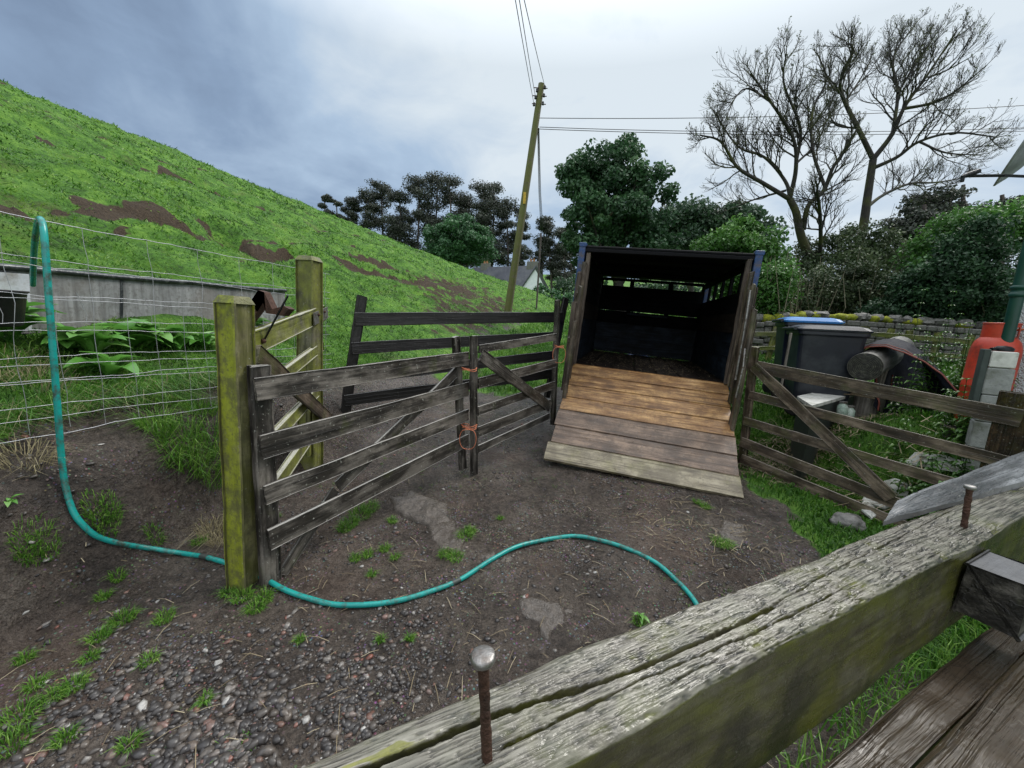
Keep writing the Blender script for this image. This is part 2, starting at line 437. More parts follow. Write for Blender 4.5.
# ================================================================ MATERIALS
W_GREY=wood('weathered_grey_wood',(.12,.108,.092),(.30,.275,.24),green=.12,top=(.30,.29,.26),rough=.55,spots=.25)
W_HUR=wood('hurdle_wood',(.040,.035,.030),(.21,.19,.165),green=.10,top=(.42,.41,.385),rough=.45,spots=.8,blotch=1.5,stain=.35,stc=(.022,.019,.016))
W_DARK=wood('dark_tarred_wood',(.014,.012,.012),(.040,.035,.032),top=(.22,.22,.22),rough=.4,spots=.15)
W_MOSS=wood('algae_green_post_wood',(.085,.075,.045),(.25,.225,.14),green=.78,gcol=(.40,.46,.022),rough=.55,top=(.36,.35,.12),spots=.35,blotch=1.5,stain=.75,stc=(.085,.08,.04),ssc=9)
W_MOSS2=wood('mossy_gate_wood',(.10,.095,.055),(.28,.26,.18),green=.6,gcol=(.26,.29,.03),rough=.55,top=(.46,.45,.39),spots=.5,blotch=1.2,stain=.5,stc=(.05,.045,.025))
W_BROWN=wood('brown_rail_wood',(.065,.046,.032),(.27,.21,.155),green=.25,top=(.32,.30,.25),rough=.42,spots=.4,blotch=1.3,stain=.45,stc=(.028,.020,.014))
W_RED=wood('wet_rust_brown_wood',(.018,.011,.007),(.075,.046,.026),green=.5,gcol=(.075,.055,.008),top=(.055,.042,.030),rough=.25,spots=.6,blotch=1.5,stain=.8,stc=(.014,.010,.007),ssc=24,bmp=1.6)
W_ORANGE=wood('orange_ramp_plank',(.25,.125,.045),(.66,.40,.165),rough=.38,blotch=.7,stain=.62,stc=(.13,.065,.03),ssc=6)
W_TAN=wood('brown_ramp_plank',(.12,.075,.048),(.30,.205,.14),rough=.35,blotch=.9,spots=.3,stain=.6,stc=(.06,.040,.028))
W_PALE=wood('pale_green_ramp_plank',(.18,.15,.095),(.40,.35,.24),green=.22,gcol=(.22,.21,.07),rough=.4,blotch=.9,stain=.6,stc=(.10,.08,.05))
W_BLACKT=wood('black_trailer_board',(.004,.0045,.006),(.012,.012,.015),rough=.8,spec=.12)
W_TBROWN=wood('brown_trailer_board',(.014,.010,.008),(.036,.027,.023),rough=.75,spec=.15)
W_TBLUE=wood('blue_washed_trailer_board',(.005,.009,.016),(.020,.032,.050),rough=.6,blotch=1.2,spec=.25)
BLUE=plain('chipped_blue_paint',(.018,.060,.19),.45,0,.35,14,.3,(.08,.07,.08),9)
RUST=plain('rusty_steel',(.085,.042,.028),.6,.5,.5,60,.7,(.03,.018,.014),30)
STEEL=plain('dull_steel',(.30,.29,.28),.45,.8,.3,40,.2,(.12,.09,.07),25)
BLACKST=plain('black_bar_steel',(.012,.014,.016),.35,.6,.3,30,.3)
WIRE=plain('galvanised_wire',(.40,.41,.43),.4,.6,.2,20,0)
HOSE=plain('teal_hose_plastic',(.010,.29,.26),.27,0,.15,6,0,(.05,.075,.06),17)
ROOFB=plain('black_roof_sheet',(.006,.006,.008),.7,0,.3,5,.2,spec=.15)
RUBBER=plain('black_rubber',(.015,.015,.016),.7,0,.3,20,.3,(.06,.05,.04),6)
TWINE=plain('orange_twine',(.62,.20,.10),.7,0,.3,80,.2)
BIN=plain('dark_navy_bin_plastic',(.009,.012,.020),.42,0,.15,9,.1,(.03,.035,.042),3)
BINBLUE=plain('blue_bin_lid_plastic',(.03,.19,.50),.4,0,.15,6,.1)
CLOTH=plain('navy_black_cloth',(.010,.011,.020),.7,0,.4,9,.3,spec=.25)
CLOTHR=plain('rust_red_piping',(.20,.05,.035),.7,0,.3,20,.2)
REDG=plain('red_gas_bottle_paint',(.52,.050,.022),.38,0,.22,7,.15,(.22,.035,.02),7)
WHITE=plain('dirty_white_paint',(.62,.62,.58),.5,0,.15,20,.2,(.34,.35,.30),9)
CONC=plain('grey_concrete',(.30,.31,.30),.75,0,.25,40,.5,(.13,.14,.11),10)
DKPL=plain('dark_green_grey_plastic',(.04,.055,.05),.5,0,.3,10,.1)
PIPE=plain('dark_green_drainpipe_paint',(.006,.050,.036),.35,0,.2,5,.05)
STONE=plain('grey_field_stone',(.16,.155,.145),.7,0,.4,22,.6,(.06,.06,.05),12)
SLABM=plain('wet_pale_slab_stone',(.082,.069,.058),.28,0,.40,30,.8,(.060,.048,.038),4)
SLATE=plain('slate_roof',(.085,.085,.115),.5,0,.25,1.5,.2,(.15,.15,.17),.6)
WHITEH=plain('white_limewash',(.74,.78,.82),.8,0,.08,2,.0)
DISH=plain('pale_grey_dish_metal',(.50,.53,.56),.4,.2,.12,6,0,(.32,.34,.36),8)
TERRA=plain('terracotta',(.42,.19,.10),.7,0,.2,6,.1)
ORG=plain('orange_rubber_hose',(.35,.10,.03),.5,0,.2,20,.1)
def trough_mat():
    n=NT('stained_galvanised_sheet'); P=n.pos()
    st=n.noise(n.map(P,(16,16,1.2)),1.0,6,.65); mt=n.noise(P,28,5,.65)
    c=n.ramp(st,[(.33,(.12,.12,.12)),(.5,(.24,.245,.245)),(.7,(.36,.365,.365))])
    c=n.mix(n.ramp(mt,[(.5,0),(.62,.7)]),c,(.15,.145,.14)); c=n.mix(n.ramp(n.noise(P,2.5,3),[(.5,0),(.65,.4)]),c,(.22,.19,.165))
    return n.fin(c,.6,n.bump(mt,.3,.01),.25)
TROUGH=trough_mat()
def harling():
    n=NT('white_roughcast'); P=n.pos()
    v=n.vor(P,95); nn=n.noise(P,60,4,.7)
    c=n.ramp(nn,[(.3,(.42,.47,.52)),(.6,(.74,.78,.80))]); h=n.math('ADD',n.math('MULTIPLY',v,-1.0),nn)
    return n.fin(c,.8,n.bump(h,1.0,.02))
HARL=harling()
def bark(name,a,b,green=.3,gc=(.07,.08,.012)):
    n=NT(name); g=n.attr('gc').outputs['Vector']; P=n.pos()
    f=n.noise(n.map(g,(5,22,22)),1.0,5,.7)
    c=n.ramp(f,[(.3,a),(.7,b)]); c=n.mix(n.math('MULTIPLY',n.ramp(n.noise(P,2.0,4),[(.62-green*.4,0),(.8-green*.4,1)]),.8),c,gc)
    return n.fin(c,.85,n.bump(f,.8,.02))
BARK=bark('ash_bark',(.012,.011,.010),(.045,.041,.035),.3)
BARKM=bark('mossy_ash_bark',(.016,.014,.012),(.05,.045,.036),.6,(.055,.062,.010))
BARKP=bark('pine_bark',(.045,.035,.032),(.13,.105,.10),.0)
POLEW=wood('utility_pole_wood',(.10,.085,.05),(.19,.165,.10),green=.75,gcol=(.15,.17,.03),rough=.7)
# ---- ground
def ground_mat():
    n=NT('mud_and_turf'); P=n.pos(); mud=n.attr('cv').outputs['Fac']
    a=n.noise(P,3.0,6,.65); b=n.noise(P,26,6,.7); c3=n.noise(P,110,4,.7)
    col=n.ramp(n.math('ADD',n.math('MULTIPLY',a,.5),n.math('MULTIPLY',b,.5)),[(.36,(.018,.013,.010)),(.46,(.062,.049,.040)),(.55,(.118,.095,.077)),(.70,(.215,.185,.155))])
    col=n.mix(n.ramp(c3,[(.35,.65),(.6,0)]),col,(.020,.016,.014))
    red=n.ramp(n.noise(P,1.3,3),[(.52,0),(.66,.5)]); col=n.mix(red,col,n.mix(.5,col,(.14,.085,.06)))
    v=n.vor(P,55); vc=n.vor(P,55,'F1',1)
    spk=n.math('MULTIPLY',n.ramp(v,[(.22,1),(.32,0)]),n.ramp(n.noise(P,5,3),[(.45,0),(.6,.8)]))
    col=n.mix(spk,col,n.mix(.75,vc,(.13,.115,.105)))
    t1=n.noise(P,2.2,5,.6); t2=n.noise(P,14,5,.7)
    turf=n.ramp(n.math('ADD',n.math('MULTIPLY',t1,.55),n.math('MULTIPLY',t2,.45)),[(.36,(.016,.045,.006)),(.48,(.055,.15,.014)),(.66,(.15,.29,.035))])
    br=n.ramp(n.noise(P,.9,6,.75),[(.56,0),(.66,.75)]); turf=n.mix(n.math('MULTIPLY',br,.6),turf,(.10,.10,.035))
    th=n.math('ADD',mud,n.math('MULTIPLY',n.math('SUBTRACT',n.noise(P,5,5,.7),.5),.9))
    mk=n.ramp(th,[(.42,0),(.58,1)])
    sx=n.N('ShaderNodeSeparateXYZ'); n.L(n.attr('gc').outputs['Vector'],sx.inputs[0]); hs=n.ramp(sx.outputs[0],[(.3,0),(.9,1)]); col=n.mix(hs,col,n.ramp(n.math('ADD',n.math('MULTIPLY',b,.6),n.math('MULTIPLY',c3,.4)),[(.36,(.014,.009,.005)),(.52,(.048,.032,.018)),(.68,(.105,.078,.046))]))
    c=n.mix(mk,turf,col)
    h1=n.bump(a,.8,.10); h2=n.bump(b,1.0,.035,h1); h3=n.bump(n.math('SUBTRACT',c3,n.math('MULTIPLY',v,.8)),.8,.008,h2)
    wet=n.ramp(n.noise(P,1.7,4,.6),[(.42,.20),(.60,.52)])
    r=n.mix(mk,(.85,.85,.85),wet)
    r=n.mix(hs,r,(.95,.95,.95))
    return n.fin(c,r,h3,spec=.35)
GROUND=ground_mat()
GRASSM=leafmat('grass_blade',(.020,.075,.008),(.095,.27,.020),(.28,.47,.08),.5,.3,1.5)  # dark and pale ends paint in gaps and highlights among the blades
GRASSD=leafmat('dry_grass',(.22,.18,.09),(.36,.31,.17),(.45,.40,.25),.7,.2)
DOCKM=leafmat('dock_leaf',(.07,.24,.03),(.16,.40,.07),(.28,.50,.15),.35,.3,9)
SYC=leafmat('sycamore_leaf',(.028,.080,.034),(.070,.170,.065),(.17,.30,.13),.55,.2,.8)
RNDL=leafmat('round_tree_leaf',(.035,.10,.042),(.07,.19,.070),(.12,.27,.10),.5,.2,.5)
BRIGHTL=leafmat('bright_shrub_leaf',(.045,.13,.022),(.10,.26,.045),(.19,.38,.08),.45,.25,.8)
DARKL=leafmat('dark_laurel_leaf',(.012,.042,.018),(.034,.10,.036),(.08,.20,.065),.62,.15,1.0)
OLIVEL=leafmat('olive_bush_leaf',(.035,.062,.025),(.085,.13,.050),(.17,.20,.10),.55,.2,1.2)
PINEL=leafmat('pine_needles',(.036,.044,.034),(.068,.082,.060),(.11,.13,.09),.6,.1,.5)  # distance haze put into the colour: paled, flattened grey-green
FARL=leafmat('far_tree_leaf',(.035,.075,.042),(.065,.13,.065),(.11,.19,.09),.5,.2,.5)
BUDL=leafmat('ash_bud_leaf',(.07,.10,.02),(.12,.15,.04),(.17,.19,.07),.5,.3)
MOSSY=plain('yellow_green_moss',(.25,.27,.012),.9,0,.5,30,.8,(.12,.13,.03),12)
STRAWM=leafmat('straw',(.17,.13,.075),(.33,.265,.16),(.50,.43,.29),.7,.15)
def gravel_mat():
    n=NT('wet_pebbles'); cv=n.attr('cv').outputs['Fac']
    nn=n.noise(n.attr('gc').outputs['Vector'],60,3)
    c=n.ramp(cv,[(.0,(.030,.028,.030)),(.40,(.060,.055,.054)),(.66,(.105,.092,.082)),(.82,(.16,.13,.105)),(.88,(.24,.085,.06)),(.93,(.22,.20,.18)),(.975,(.30,.28,.26)),(1.0,(.58,.57,.54))])
    return n.fin(n.mix(n.ramp(nn,[(.35,.6),(.6,.18)]),c,(.035,.03,.026)),.36,n.bump(nn,.4,.003))
GRAVELM=gravel_mat()
# ================================================================ GROUND
_ra=GP(742,470); _rb=GP(850,572)
_rd=nrm((_rb-_ra)[:2]); _rn=np.array([-_rd[1],_rd[0]])     # left of a->b points away from the yard
def rightcoord(x,y): return (x-_ra[0])*_rn[0]+(y-_ra[1])*_rn[1]
if rightcoord(5,5)<0: _rn=-_rn
def GPt(px,py):
    d=ray(px,py); ts=np.geomspace(2,120,1500); P=CAM+d*ts[:,None]; k=np.argmax(P[:,2]<HT(P[:,0],P[:,1])); return P[k]
SC1=[GPt(*p)[:2] for p in ((55,136),(85,146),(120,158),(150,167),(180,176),(205,184))]
SC2=[GPt(*p)[:2] for p in ((225,236),(250,243),(285,250))]
SC3=[GPt(*p)[:2] for p in ((0,192),(20,198),(45,208),(70,218))]
SC4=[GPt(*p)[:2] for p in ((335,236),(352,243))]; SC5=[GPt(*p)[:2] for p in ((368,258),(410,268))]; SC6=[GPt(*p)[:2] for p in ((100,205),(140,215),(165,222))]
SC7=[GPt(*p)[:2] for p in ((225,192),(250,200),(275,207))]; SC8=[GPt(*p)[:2] for p in ((340,262),(420,285),(470,292))]
def dpoly(x,y,P):
    r=np.full(np.shape(x),1e9)
    for a,b in zip(P[:-1],P[1:]):
        d=b-a; t=np.clip(((x-a[0])*d[0]+(y-a[1])*d[1])/np.dot(d,d),0,1)
        r=np.minimum(r,np.hypot(x-a[0]-t*d[0],y-a[1]-t*d[1]))
    return r
def mudmask(x,y):
    x=np.asarray(x,float);y=np.asarray(y,float)
    e=ecoord(x,y); nz=fbm(x*1.2,y*1.2,8.,4); n2=fbm(x*4,y*4,3.,3)
    rt=rightcoord(x,y)+.35*nz+.22*n2
    m=(1-sstep(.22,.46,e+.22*n2+.15*nz))*(1-sstep(5.6,7.2,y+.8*nz-.25*x))*(1-sstep(-.28,.12,rt))
    m=m*(1-.0*nz)
    hill=np.zeros_like(m)
    for P,wd in ((SC1,.62),(SC2,.40),(SC3,.75),(SC4,.6),(SC5,.6),(SC6,.30),(SC7,.5),(SC8,.2)):
        dd=dpoly(x,y,P)+.5*wd*nz*2+.35*n2*wd*2
        hill=np.maximum(hill,1-sstep(wd*.6,wd*1.15,dd))
    ph=fbm(x*.5,y*.5,21.,4)
    hill=np.maximum(hill,sstep(.26,.40,ph)*.40*sstep(.8,2,e))
    ph=e*0.9+0.6*fbm(x*.15,y*.15,1.0,3)*2.2+0.04*y; fr=((ph*.8)%1.0)-.35+.10*n2
    hill=np.maximum(hill,np.exp(-(fr/.095)**2)*sstep(-.06,.20,fbm(x*.35,y*.12,33.,3)+.12*n2)*sstep(.8,2.,e)*.95)
    # stony poached strip beyond the dark hurdle
    q=GP(470,300); st=(1-sstep(1.5,5,np.hypot((x-q[0])*1.4,(y-q[1])*.45)))*sstep(.0,.5,e)
    hill=np.maximum(hill,st*.62*(.6+.8*np.clip(n2+.3,0,1)))
    return np.clip(np.maximum(m,hill),0,1)
def HTs(x,y):
    z=HT(x,y)
    for P,wd in ((SC1,.7),(SC2,.4),(SC3,.8),(SC4,.6),(SC5,.6),(SC7,.6)):
        dd=dpoly(x,y,P); z=z-.42*np.exp(-(dd/wd)**2)
    return z
def build_ground():
    nr=620; r=np.concatenate([[.05,.25],np.geomspace(.45,1400,nr)])
    a=np.concatenate([np.radians(np.linspace(-62,62,560)),np.radians(np.linspace(66,294,60))])
    A,R=np.meshgrid(a,r); x=R*np.sin(A); y=R*np.cos(A)
    z=HTs(x,y)
    k=len(a); n=len(r)
    i=np.arange(n-1)[:,None]; j=np.arange(k)[None,:]; j2=(j+1)%k
    f=np.stack([i*k+j,(i+1)*k+j,(i+1)*k+j2,i*k+j2],-1).reshape(-1,4)[:,::-1]
    mb=MB(); v=np.stack([x,y,z],-1).reshape(-1,3); ee=ecoord(x,y); mb.add(v,f,np.stack([ee,ee,ee],-1),mudmask(x,y).ravel()); 
    obj('ground',mb,GROUND,kind='structure',smooth=True,label='muddy farmyard ground rising into the green sheep-tracked hillside',cat='ground')
build_ground()
def onG(x,y,up=0): return np.array([x,y,float(HTs(np.float64(x),np.float64(y)))+up])
# ================================================================ FOREGROUND TIMBER FENCE
def beam_fence():
    t=thing('timber_fence','heavy weathered timber fence nearest the camera, two rusty bolts standing in its top beam','timber fence',(1.2,.9,0))
    zt=1.08
    fa,fb=ZP(511,672.6,zt),ZP(780,569,zt); na,nb=ZP(628,729,zt),ZP(931,564,zt)
    d=nrm(((fb-fa)+(nb-na))[:]); d[2]=0; d=nrm(d); nn=np.array([-d[1],d[0],0])
    if nn[1]<0: nn=-nn
    wn=np.dot(((na+nb)/2)[:2],nn[:2]); wf=np.dot(((fa+fb)/2)[:2],nn[:2]); W=wf-wn
    bb=ZP(845,705,zt); # lower arris height from the front face plane
    dr=ray(845,705); tt=wn/np.dot(dr[:2],nn[:2]); zb=(CAM+dr*tt)[2]
    dr2=ray(939,638.6); zb2=(CAM+dr2*(wn/np.dot(dr2[:2],nn[:2])))[2]
    Hh=zt-(zb+zb2)/2; pass
    U=np.concatenate([np.linspace(-.75,1.45,1250),np.linspace(1.46,3.2,60)]); nl=len(U)
    per=[]
    def seg(a,b,n): 
        for q in np.linspace(0,1,n,endpoint=False): per.append((a[0]*(1-q)+b[0]*q,a[1]*(1-q)+b[1]*q))
    r=.006
    seg((W-r,0),(r,0),120); seg((r,0),(0,-r),4); seg((0,-r),(0,-Hh+r),46); seg((0,-Hh+r),(r,-Hh),4); seg((r,-Hh),(W-r,-Hh),12); seg((W-r,-Hh),(W,-Hh+r),4); seg((W,-Hh+r),(W,-r),18); seg((W,-r),(W-r,0),4)
    per=np.array(per); k=len(per)
    UU,K=np.meshgrid(U,np.arange(k),indexing='ij'); w=per[K,0]; h=per[K,1]
    warp=.007*fbm(UU*1.8,w*4,3.,2)+.0008*fbm(UU*9,w*16,8.,2)
    ww=w+warp
    rt=sstep(.20,.50,UU+.12*vnoise(UU*4,w*20))        # the right half is scaly, the left smoother
    g1_=fbm(UU*12,ww*200,h*150,2); g2_=fbm(UU*28,ww*430,h*300+3,2); gr=fbm(UU*3.5,ww*100,h*110,3)
    ln1=(1-sstep(.0,.13,np.abs(g1_)))*(.45+.55*rt); ln2=(1-sstep(.0,.16,np.abs(g2_)))*.55; ln3=(1-sstep(0,.05,np.abs(gr)))*.8
    topm=sstep(-r*1.2,-r*.2,h); chip=fbm(UU*30,ww*150,h*190+5,3); fine=fbm(UU*60,ww*600,h*380,2)
    lines=np.clip(np.maximum(np.maximum(ln1*1.1,ln2),ln3),0,1)
    disp=topm*(-.0026*lines+.0007*chip+.0004*fine+.0016*fbm(UU*5,w*25,2.,3))+(1-topm)*(.0009*gr+.0005*fine+.0020*fbm(UU*3,h*14,w*14,3)-.0010*ln3)
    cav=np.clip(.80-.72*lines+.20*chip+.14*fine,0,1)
    # long splits following the grain
    def crack(pts,wd,dep):
        q=[ZP(a,b,zt) for a,b in pts]; uu=np.array([np.dot(p[:2],d[:2]) for p in q]); vv=np.array([np.dot(p[:2],nn[:2])-wn for p in q])
        c=np.interp(UU,uu,vv,left=9,right=9)+.0012*vnoise(UU*22,3.3)+.0005*vnoise(UU*130,7.)
        wdv=wd*(.55+.6*np.abs(vnoise(UU*16,1.7)))*sstep(uu[0],uu[0]+.05,UU)*(1-sstep(uu[-1]-.09,uu[-1],UU))
        g=np.clip(1-np.abs(w-c)/np.maximum(wdv,1e-5),0,1)
        mo=np.clip(1-np.abs(w-c-.006)/.012,0,1)*topm; return dep*sstep(0,.7,g)*topm, g*topm, mo
    d1,g1,mo1=crack([(300,800),(366,766),(430,741),(492,715),(560,694),(628,672.6),(717,635),(790,598)],.0058,.014)
    d2,g2,_m=crack([(470,762),(544,726.5),(647,677),(710,652),(769,625.6),(850,585)],.0028,.008)
    d3,g3,_m=crack([(640,700),(700,668),(760,640)],.0018,.005)
    d4,g4,_m=crack([(760,612),(830,572),(900,536),(960,505)],.0022,.006)
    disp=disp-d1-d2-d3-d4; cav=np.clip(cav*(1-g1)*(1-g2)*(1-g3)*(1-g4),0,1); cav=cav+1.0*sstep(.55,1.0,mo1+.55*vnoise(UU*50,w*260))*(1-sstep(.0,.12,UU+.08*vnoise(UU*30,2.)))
    # edge wear
    sag=.006*fbm(UU*2.2,1.5,.2,3)
    nx=np.where(w<=r*.5,-1,np.where(w>=W-r*.5,1,0.)); nz=np.where(h>=-r*.5,1,np.where(h<=-Hh+r*.5,-1,0.))
    ww2=w+nx*(disp+.0035*fbm(UU*7,h*10,2.,3)); hh=h+nz*disp+ (h>-r*1.5)*(-.010*sstep(.022,0,w)*np.clip(fbm(UU*5,0.,4.,3)+.1,0,1)-.010*sstep(.02,0,W-w)*np.clip(fbm(UU*6,1.,9.,3)+.25,0,1))
    pos=np.stack([UU*d[0]+(wn+ww2)*nn[0],UU*d[1]+(wn+ww2)*nn[1],zt+hh+sag],-1)
    g=np.stack([UU,w*1.0,h],-1)
    i=np.arange(nl-1)[:,None]; j=np.arange(k)[None,:]; j2=(j+1)%k
    f=np.stack([i*k+j,i*k+j2,(i+1)*k+j2,(i+1)*k+j],-1).reshape(-1,4)
    mb=MB(); mb.add(pos.reshape(-1,3),f,g.reshape(-1,3),cav.ravel())
    n=NT('wet_lichen_beam'); gc=n.attr('gc').outputs['Vector']; cv=n.attr('cv').outputs['Fac']; P=n.pos()
    gr=n.noise(n.map(gc,(4,55,55)),1.0,5,.7,.5); mot=n.noise(P,16,5,.7)
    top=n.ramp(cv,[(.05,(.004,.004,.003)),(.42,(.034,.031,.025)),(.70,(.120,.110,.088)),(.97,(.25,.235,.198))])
    top=n.mix(n.ramp(mot,[(.42,.0),(.7,.6)]),top,n.mix(.5,top,(.20,.215,.15)))
    yel=n.ramp(n.noise(P,9,4,.7),[(.53,0),(.68,.75)]); top=n.mix(n.math('MULTIPLY',yel,n.ramp(cv,[(.15,1),(.6,.25)])),top,(.16,.17,.02))
    top=n.mix(n.ramp(n.math('SUBTRACT',cv,1.0),[(.1,0),(.6,.85)]),top,n.mix(n.noise(P,90,3),(.05,.055,.01),(.24,.24,.02)))
    side=n.ramp(n.math('ADD',n.math('MULTIPLY',gr,.5),n.math('MULTIPLY',mot,.5)),[(.3,(.022,.020,.011)),(.5,(.070,.064,.038)),(.68,(.15,.142,.098))])
    gb=n.ramp(n.noise(n.map(P,(1,1,2.0)),7,5,.7),[(.42,0),(.62,1)]); side=n.mix(n.math('MULTIPLY',gb,.7),side,(.095,.10,.010))
    dk=n.ramp(n.noise(P,5,4,.6),[(.52,0),(.64,.8)]); side=n.mix(dk,side,(.018,.018,.012))
    sp=n.ramp(n.noise(P,110,3,.6),[(.67,0),(.71,.45)]); side=n.mix(sp,side,(.20,.20,.17))
    c=n.mix(n.ramp(n.nz(),[(.25,0),(.55,1)]),side,top)
    MB_=n.fin(c,n.ramp(n.noise(P,22,3),[(.35,.20),(.65,.40)]),n.bump(gr,.5,.004,n.bump(n.noise(P,240,3),.35,.002)),spec=.5)
    obj('top_beam',mb,MB_,t,smooth=True)
    def P3(u,w,z): return np.array([u*d[0]+(wn+w)*nn[0],u*d[1]+(wn+w)*nn[1],z])
    # split board lying on the beam
    q=[ZP(884,519,1.095),ZP(898,497,1.095),ZP(1090,425,1.105),ZP(1090,462,1.105)]
    m=MB(); L=520;Wn=90
    S,T=np.meshgrid(np.linspace(0,1,L),np.linspace(0,1,Wn),indexing='ij')
    lo=q[0]*(1-S[...,None])+q[3]*S[...,None]; hi=q[1]*(1-S[...,None])+q[2]*S[...,None]
    pt=lo*(1-T[...,None])+hi*T[...,None]
    gA=fbm(S*9,T*11+.8*fbm(S*3,T*2,4.,2),5.,2); gB=fbm(S*26,T*30,8.,2); lA=np.maximum((1-sstep(0,.10,np.abs(gA))),(1-sstep(0,.14,np.abs(gB)))*.6); z=.004*fbm(S*7,T*5,1.,3)*2-.0022*lA+.0008*fbm(S*120,T*70,1.,2); pt[...,2]+=z-.004*(np.abs(T-.5)*2)**4-.006*sstep(.06,0,S)
    bt=pt.copy(); bt[...,2]=zt+.0-.002
    gg=np.stack([S*.6,T*.06,0*S],-1)+seedv()
    ff=[];  a=np.arange(L-1)[:,None]; b=np.arange(Wn-1)[None,:]
    f1=np.stack([a*Wn+b,(a+1)*Wn+b,(a+1)*Wn+b+1,a*Wn+b+1],-1).reshape(-1,4)
    m.add(pt.reshape(-1,3),f1,gg.reshape(-1,3),(lA*1.6).ravel())
    rim=[i*Wn for i in range(L)]+[ (L-1)*Wn+j for j in range(1,Wn)]+[i*Wn+Wn-1 for i in range(L-2,-1,-1)]+[j for j in range(Wn-2,0,-1)]
    ra=pt.reshape(-1,3)[rim]; rb=bt.reshape(-1,3)[rim]; kk=len(rim)
    m.add(np.concatenate([ra,rb]),[(i,(i+1)%kk,kk+(i+1)%kk,kk+i) for i in range(kk)],np.concatenate([gg.reshape(-1,3)[rim]]*2)+np.array([0,0,.01]),.3)
    obj('split_board',m,wood('blue_grey_weathered_wood',(.06,.064,.068),(.30,.31,.32),rough=.32,blotch=1.2,spots=.3,stain=.4,stc=(.045,.045,.045),bmp=1.8),t,smooth=True)
    # short stub rail butted on the near face
    ub=np.dot(ZP(974,565,1.045)[:2],d[:2])
    m=MB(); board(m,P3(ub,-.050,.985),P3(ub+.135,-.050,.985),(0,0,1),.118,.096,rnd=.06,wob=.0015,nl=12,endj=0)
    obj('stub_rail',m,wood('dark_wet_wood',(.018,.016,.013),(.11,.10,.085),green=.2,top=(.11,.115,.125),rough=.6,blotch=1.2),t,smooth=False)  # dark faces with a slightly lighter bluish top
    # lower planks, nearer the camera
    za=.86
    A1,A2=ZP(803,768,za),ZP(978,640,za); 
    wa=(np.dot(A1[:2],nn[:2])+np.dot(A2[:2],nn[:2]))/2-wn
    B1,B2=ZP(931,756,za),ZP(1024,653,za); wb=(np.dot(B1[:2],nn[:2])+np.dot(B2[:2],nn[:2]))/2-wn
    print('planks',wa,wb)
    wp=wa-wb
    m=MB(); board(m,P3(-.4,wa-wp/2,za-.025),P3(1.6,wa-wp/2,za-.025),nn,wp-.003,.05,rnd=.12,wob=.004,nl=90)
    obj('lower_plank',m,W_RED,t,smooth=False)
    m=MB(); board(m,P3(-.4,wb-.05,za-.01),P3(1.6,wb-.05,za-.01),nn,.1,.055,rnd=.12,wob=.004,nl=90)
    obj('lower_plank',m,W_RED,t,smooth=False)
    m=MB(); board(m,P3(2.3,-.11,-.1),P3(2.3,-.11,zt-.1),nn,.11,.11,rnd=.1,nl=30); obj('post',m,W_HUR,t)
    m=MB(); board(m,P3(-.62,-.065,-.1),P3(-.62,-.065,zt+.02),nn,.11,.11,rnd=.1,nl=30); obj('post',m,W_HUR,t)
    # bolts
    for (bx,by,hx,hy,hr,sr,L) in ((487,757,483,657,.0118,.0052,.0),(964,526,970,487,.0105,.006,.0)):
        b0=ZP(bx,by,zt); 
        # height from the image
        dd=ray(hx,hy); s=np.dot(b0[:2],nrm(dd[:2]))/np.linalg.norm(dd[:2]); top=CAM+dd*s
        ax=nrm(top-b0); L=np.linalg.norm(top-b0); print('nail',L,b0)
        m=MB(); n_=26; zz=np.linspace(-.01,L-.004,n_); 
        rr=sr*(1+.12*np.array([vnoise(q*400,bx) for q in zz])); 
        lathe(m,b0,ax,[(0,-.012)]+[(a,b) for a,b in zip(rr,zz)],16)
        bolt=obj('bolt',m,RUST,t,smooth=True)
        m=MB(); lathe(m,b0,ax,[(sr,L-.006),(hr*.9,L-.0045),(hr,L-.002),(hr,L+.002),(hr*.85,L+.0035),(hr*.4,L+.0042),(0.0001,L+.0043)],28)
        obj('bolt_head',m,STEEL,bolt,smooth=True)
beam_fence()
# ================================================================ POSTS, SMALL GREEN GATE
pL=GP(237,594)
def gatepost(name,label,base,top,w,t,mat,wd,head=.0,side_m=None,group=None,cat='post'):
    m=MB(); base=np.array(base);top=np.array(top); ax=nrm(top-base)
    board(m,base-ax*.08,top-ax*.03,wd,w,t,rnd=.10,wob=.003,nl=40)
    # bevelled weather cap
    wd=nrm(np.asarray(wd)-ax*np.dot(wd,ax)); td=np.cross(ax,wd); b=top-ax*.031
    r=[b+wd*x*w/2*.985+td*y*t/2*.985 for x,y in((-1,-1),(1,-1),(1,1),(-1,1))]
    r2=[b+ax*.035+wd*x*w/2*.72+td*y*t/2*.72 for x,y in((-1,-1),(1,-1),(1,1),(-1,1))]
    v=np.array(r+r2); sd=seedv(); m.add(v,[(0,1,5,4),(1,2,6,5),(2,3,7,6),(3,0,4,7),(4,5,6,7)],v+sd,.5)
    o=obj(name,m,mat,label=label,cat=cat,group=group); return o
topL=V(225,296,pL[1]+.0)
gw=nrm(np.array([math.cos(math.radians(-12)),math.sin(math.radians(-12)),0]))
lp=gatepost('gate_post','squared timber gate post coated in yellow-green algae, nearest the camera',pL+np.array([0,.06,0]),topL+np.array([0,.06,0]),.122,.12,W_MOSS,gw)
pR=GP(311,470); topR=V(309,257,pR[1])
gatepost('gate_post','mossy grey timber gate post at the far end of the small green gate',pR,topR,.16,.13,W_MOSS2,gw)
GA=pL[:2]+np.array([.0,.12]); GB=pR[:2]+np.array([.08,-.06])
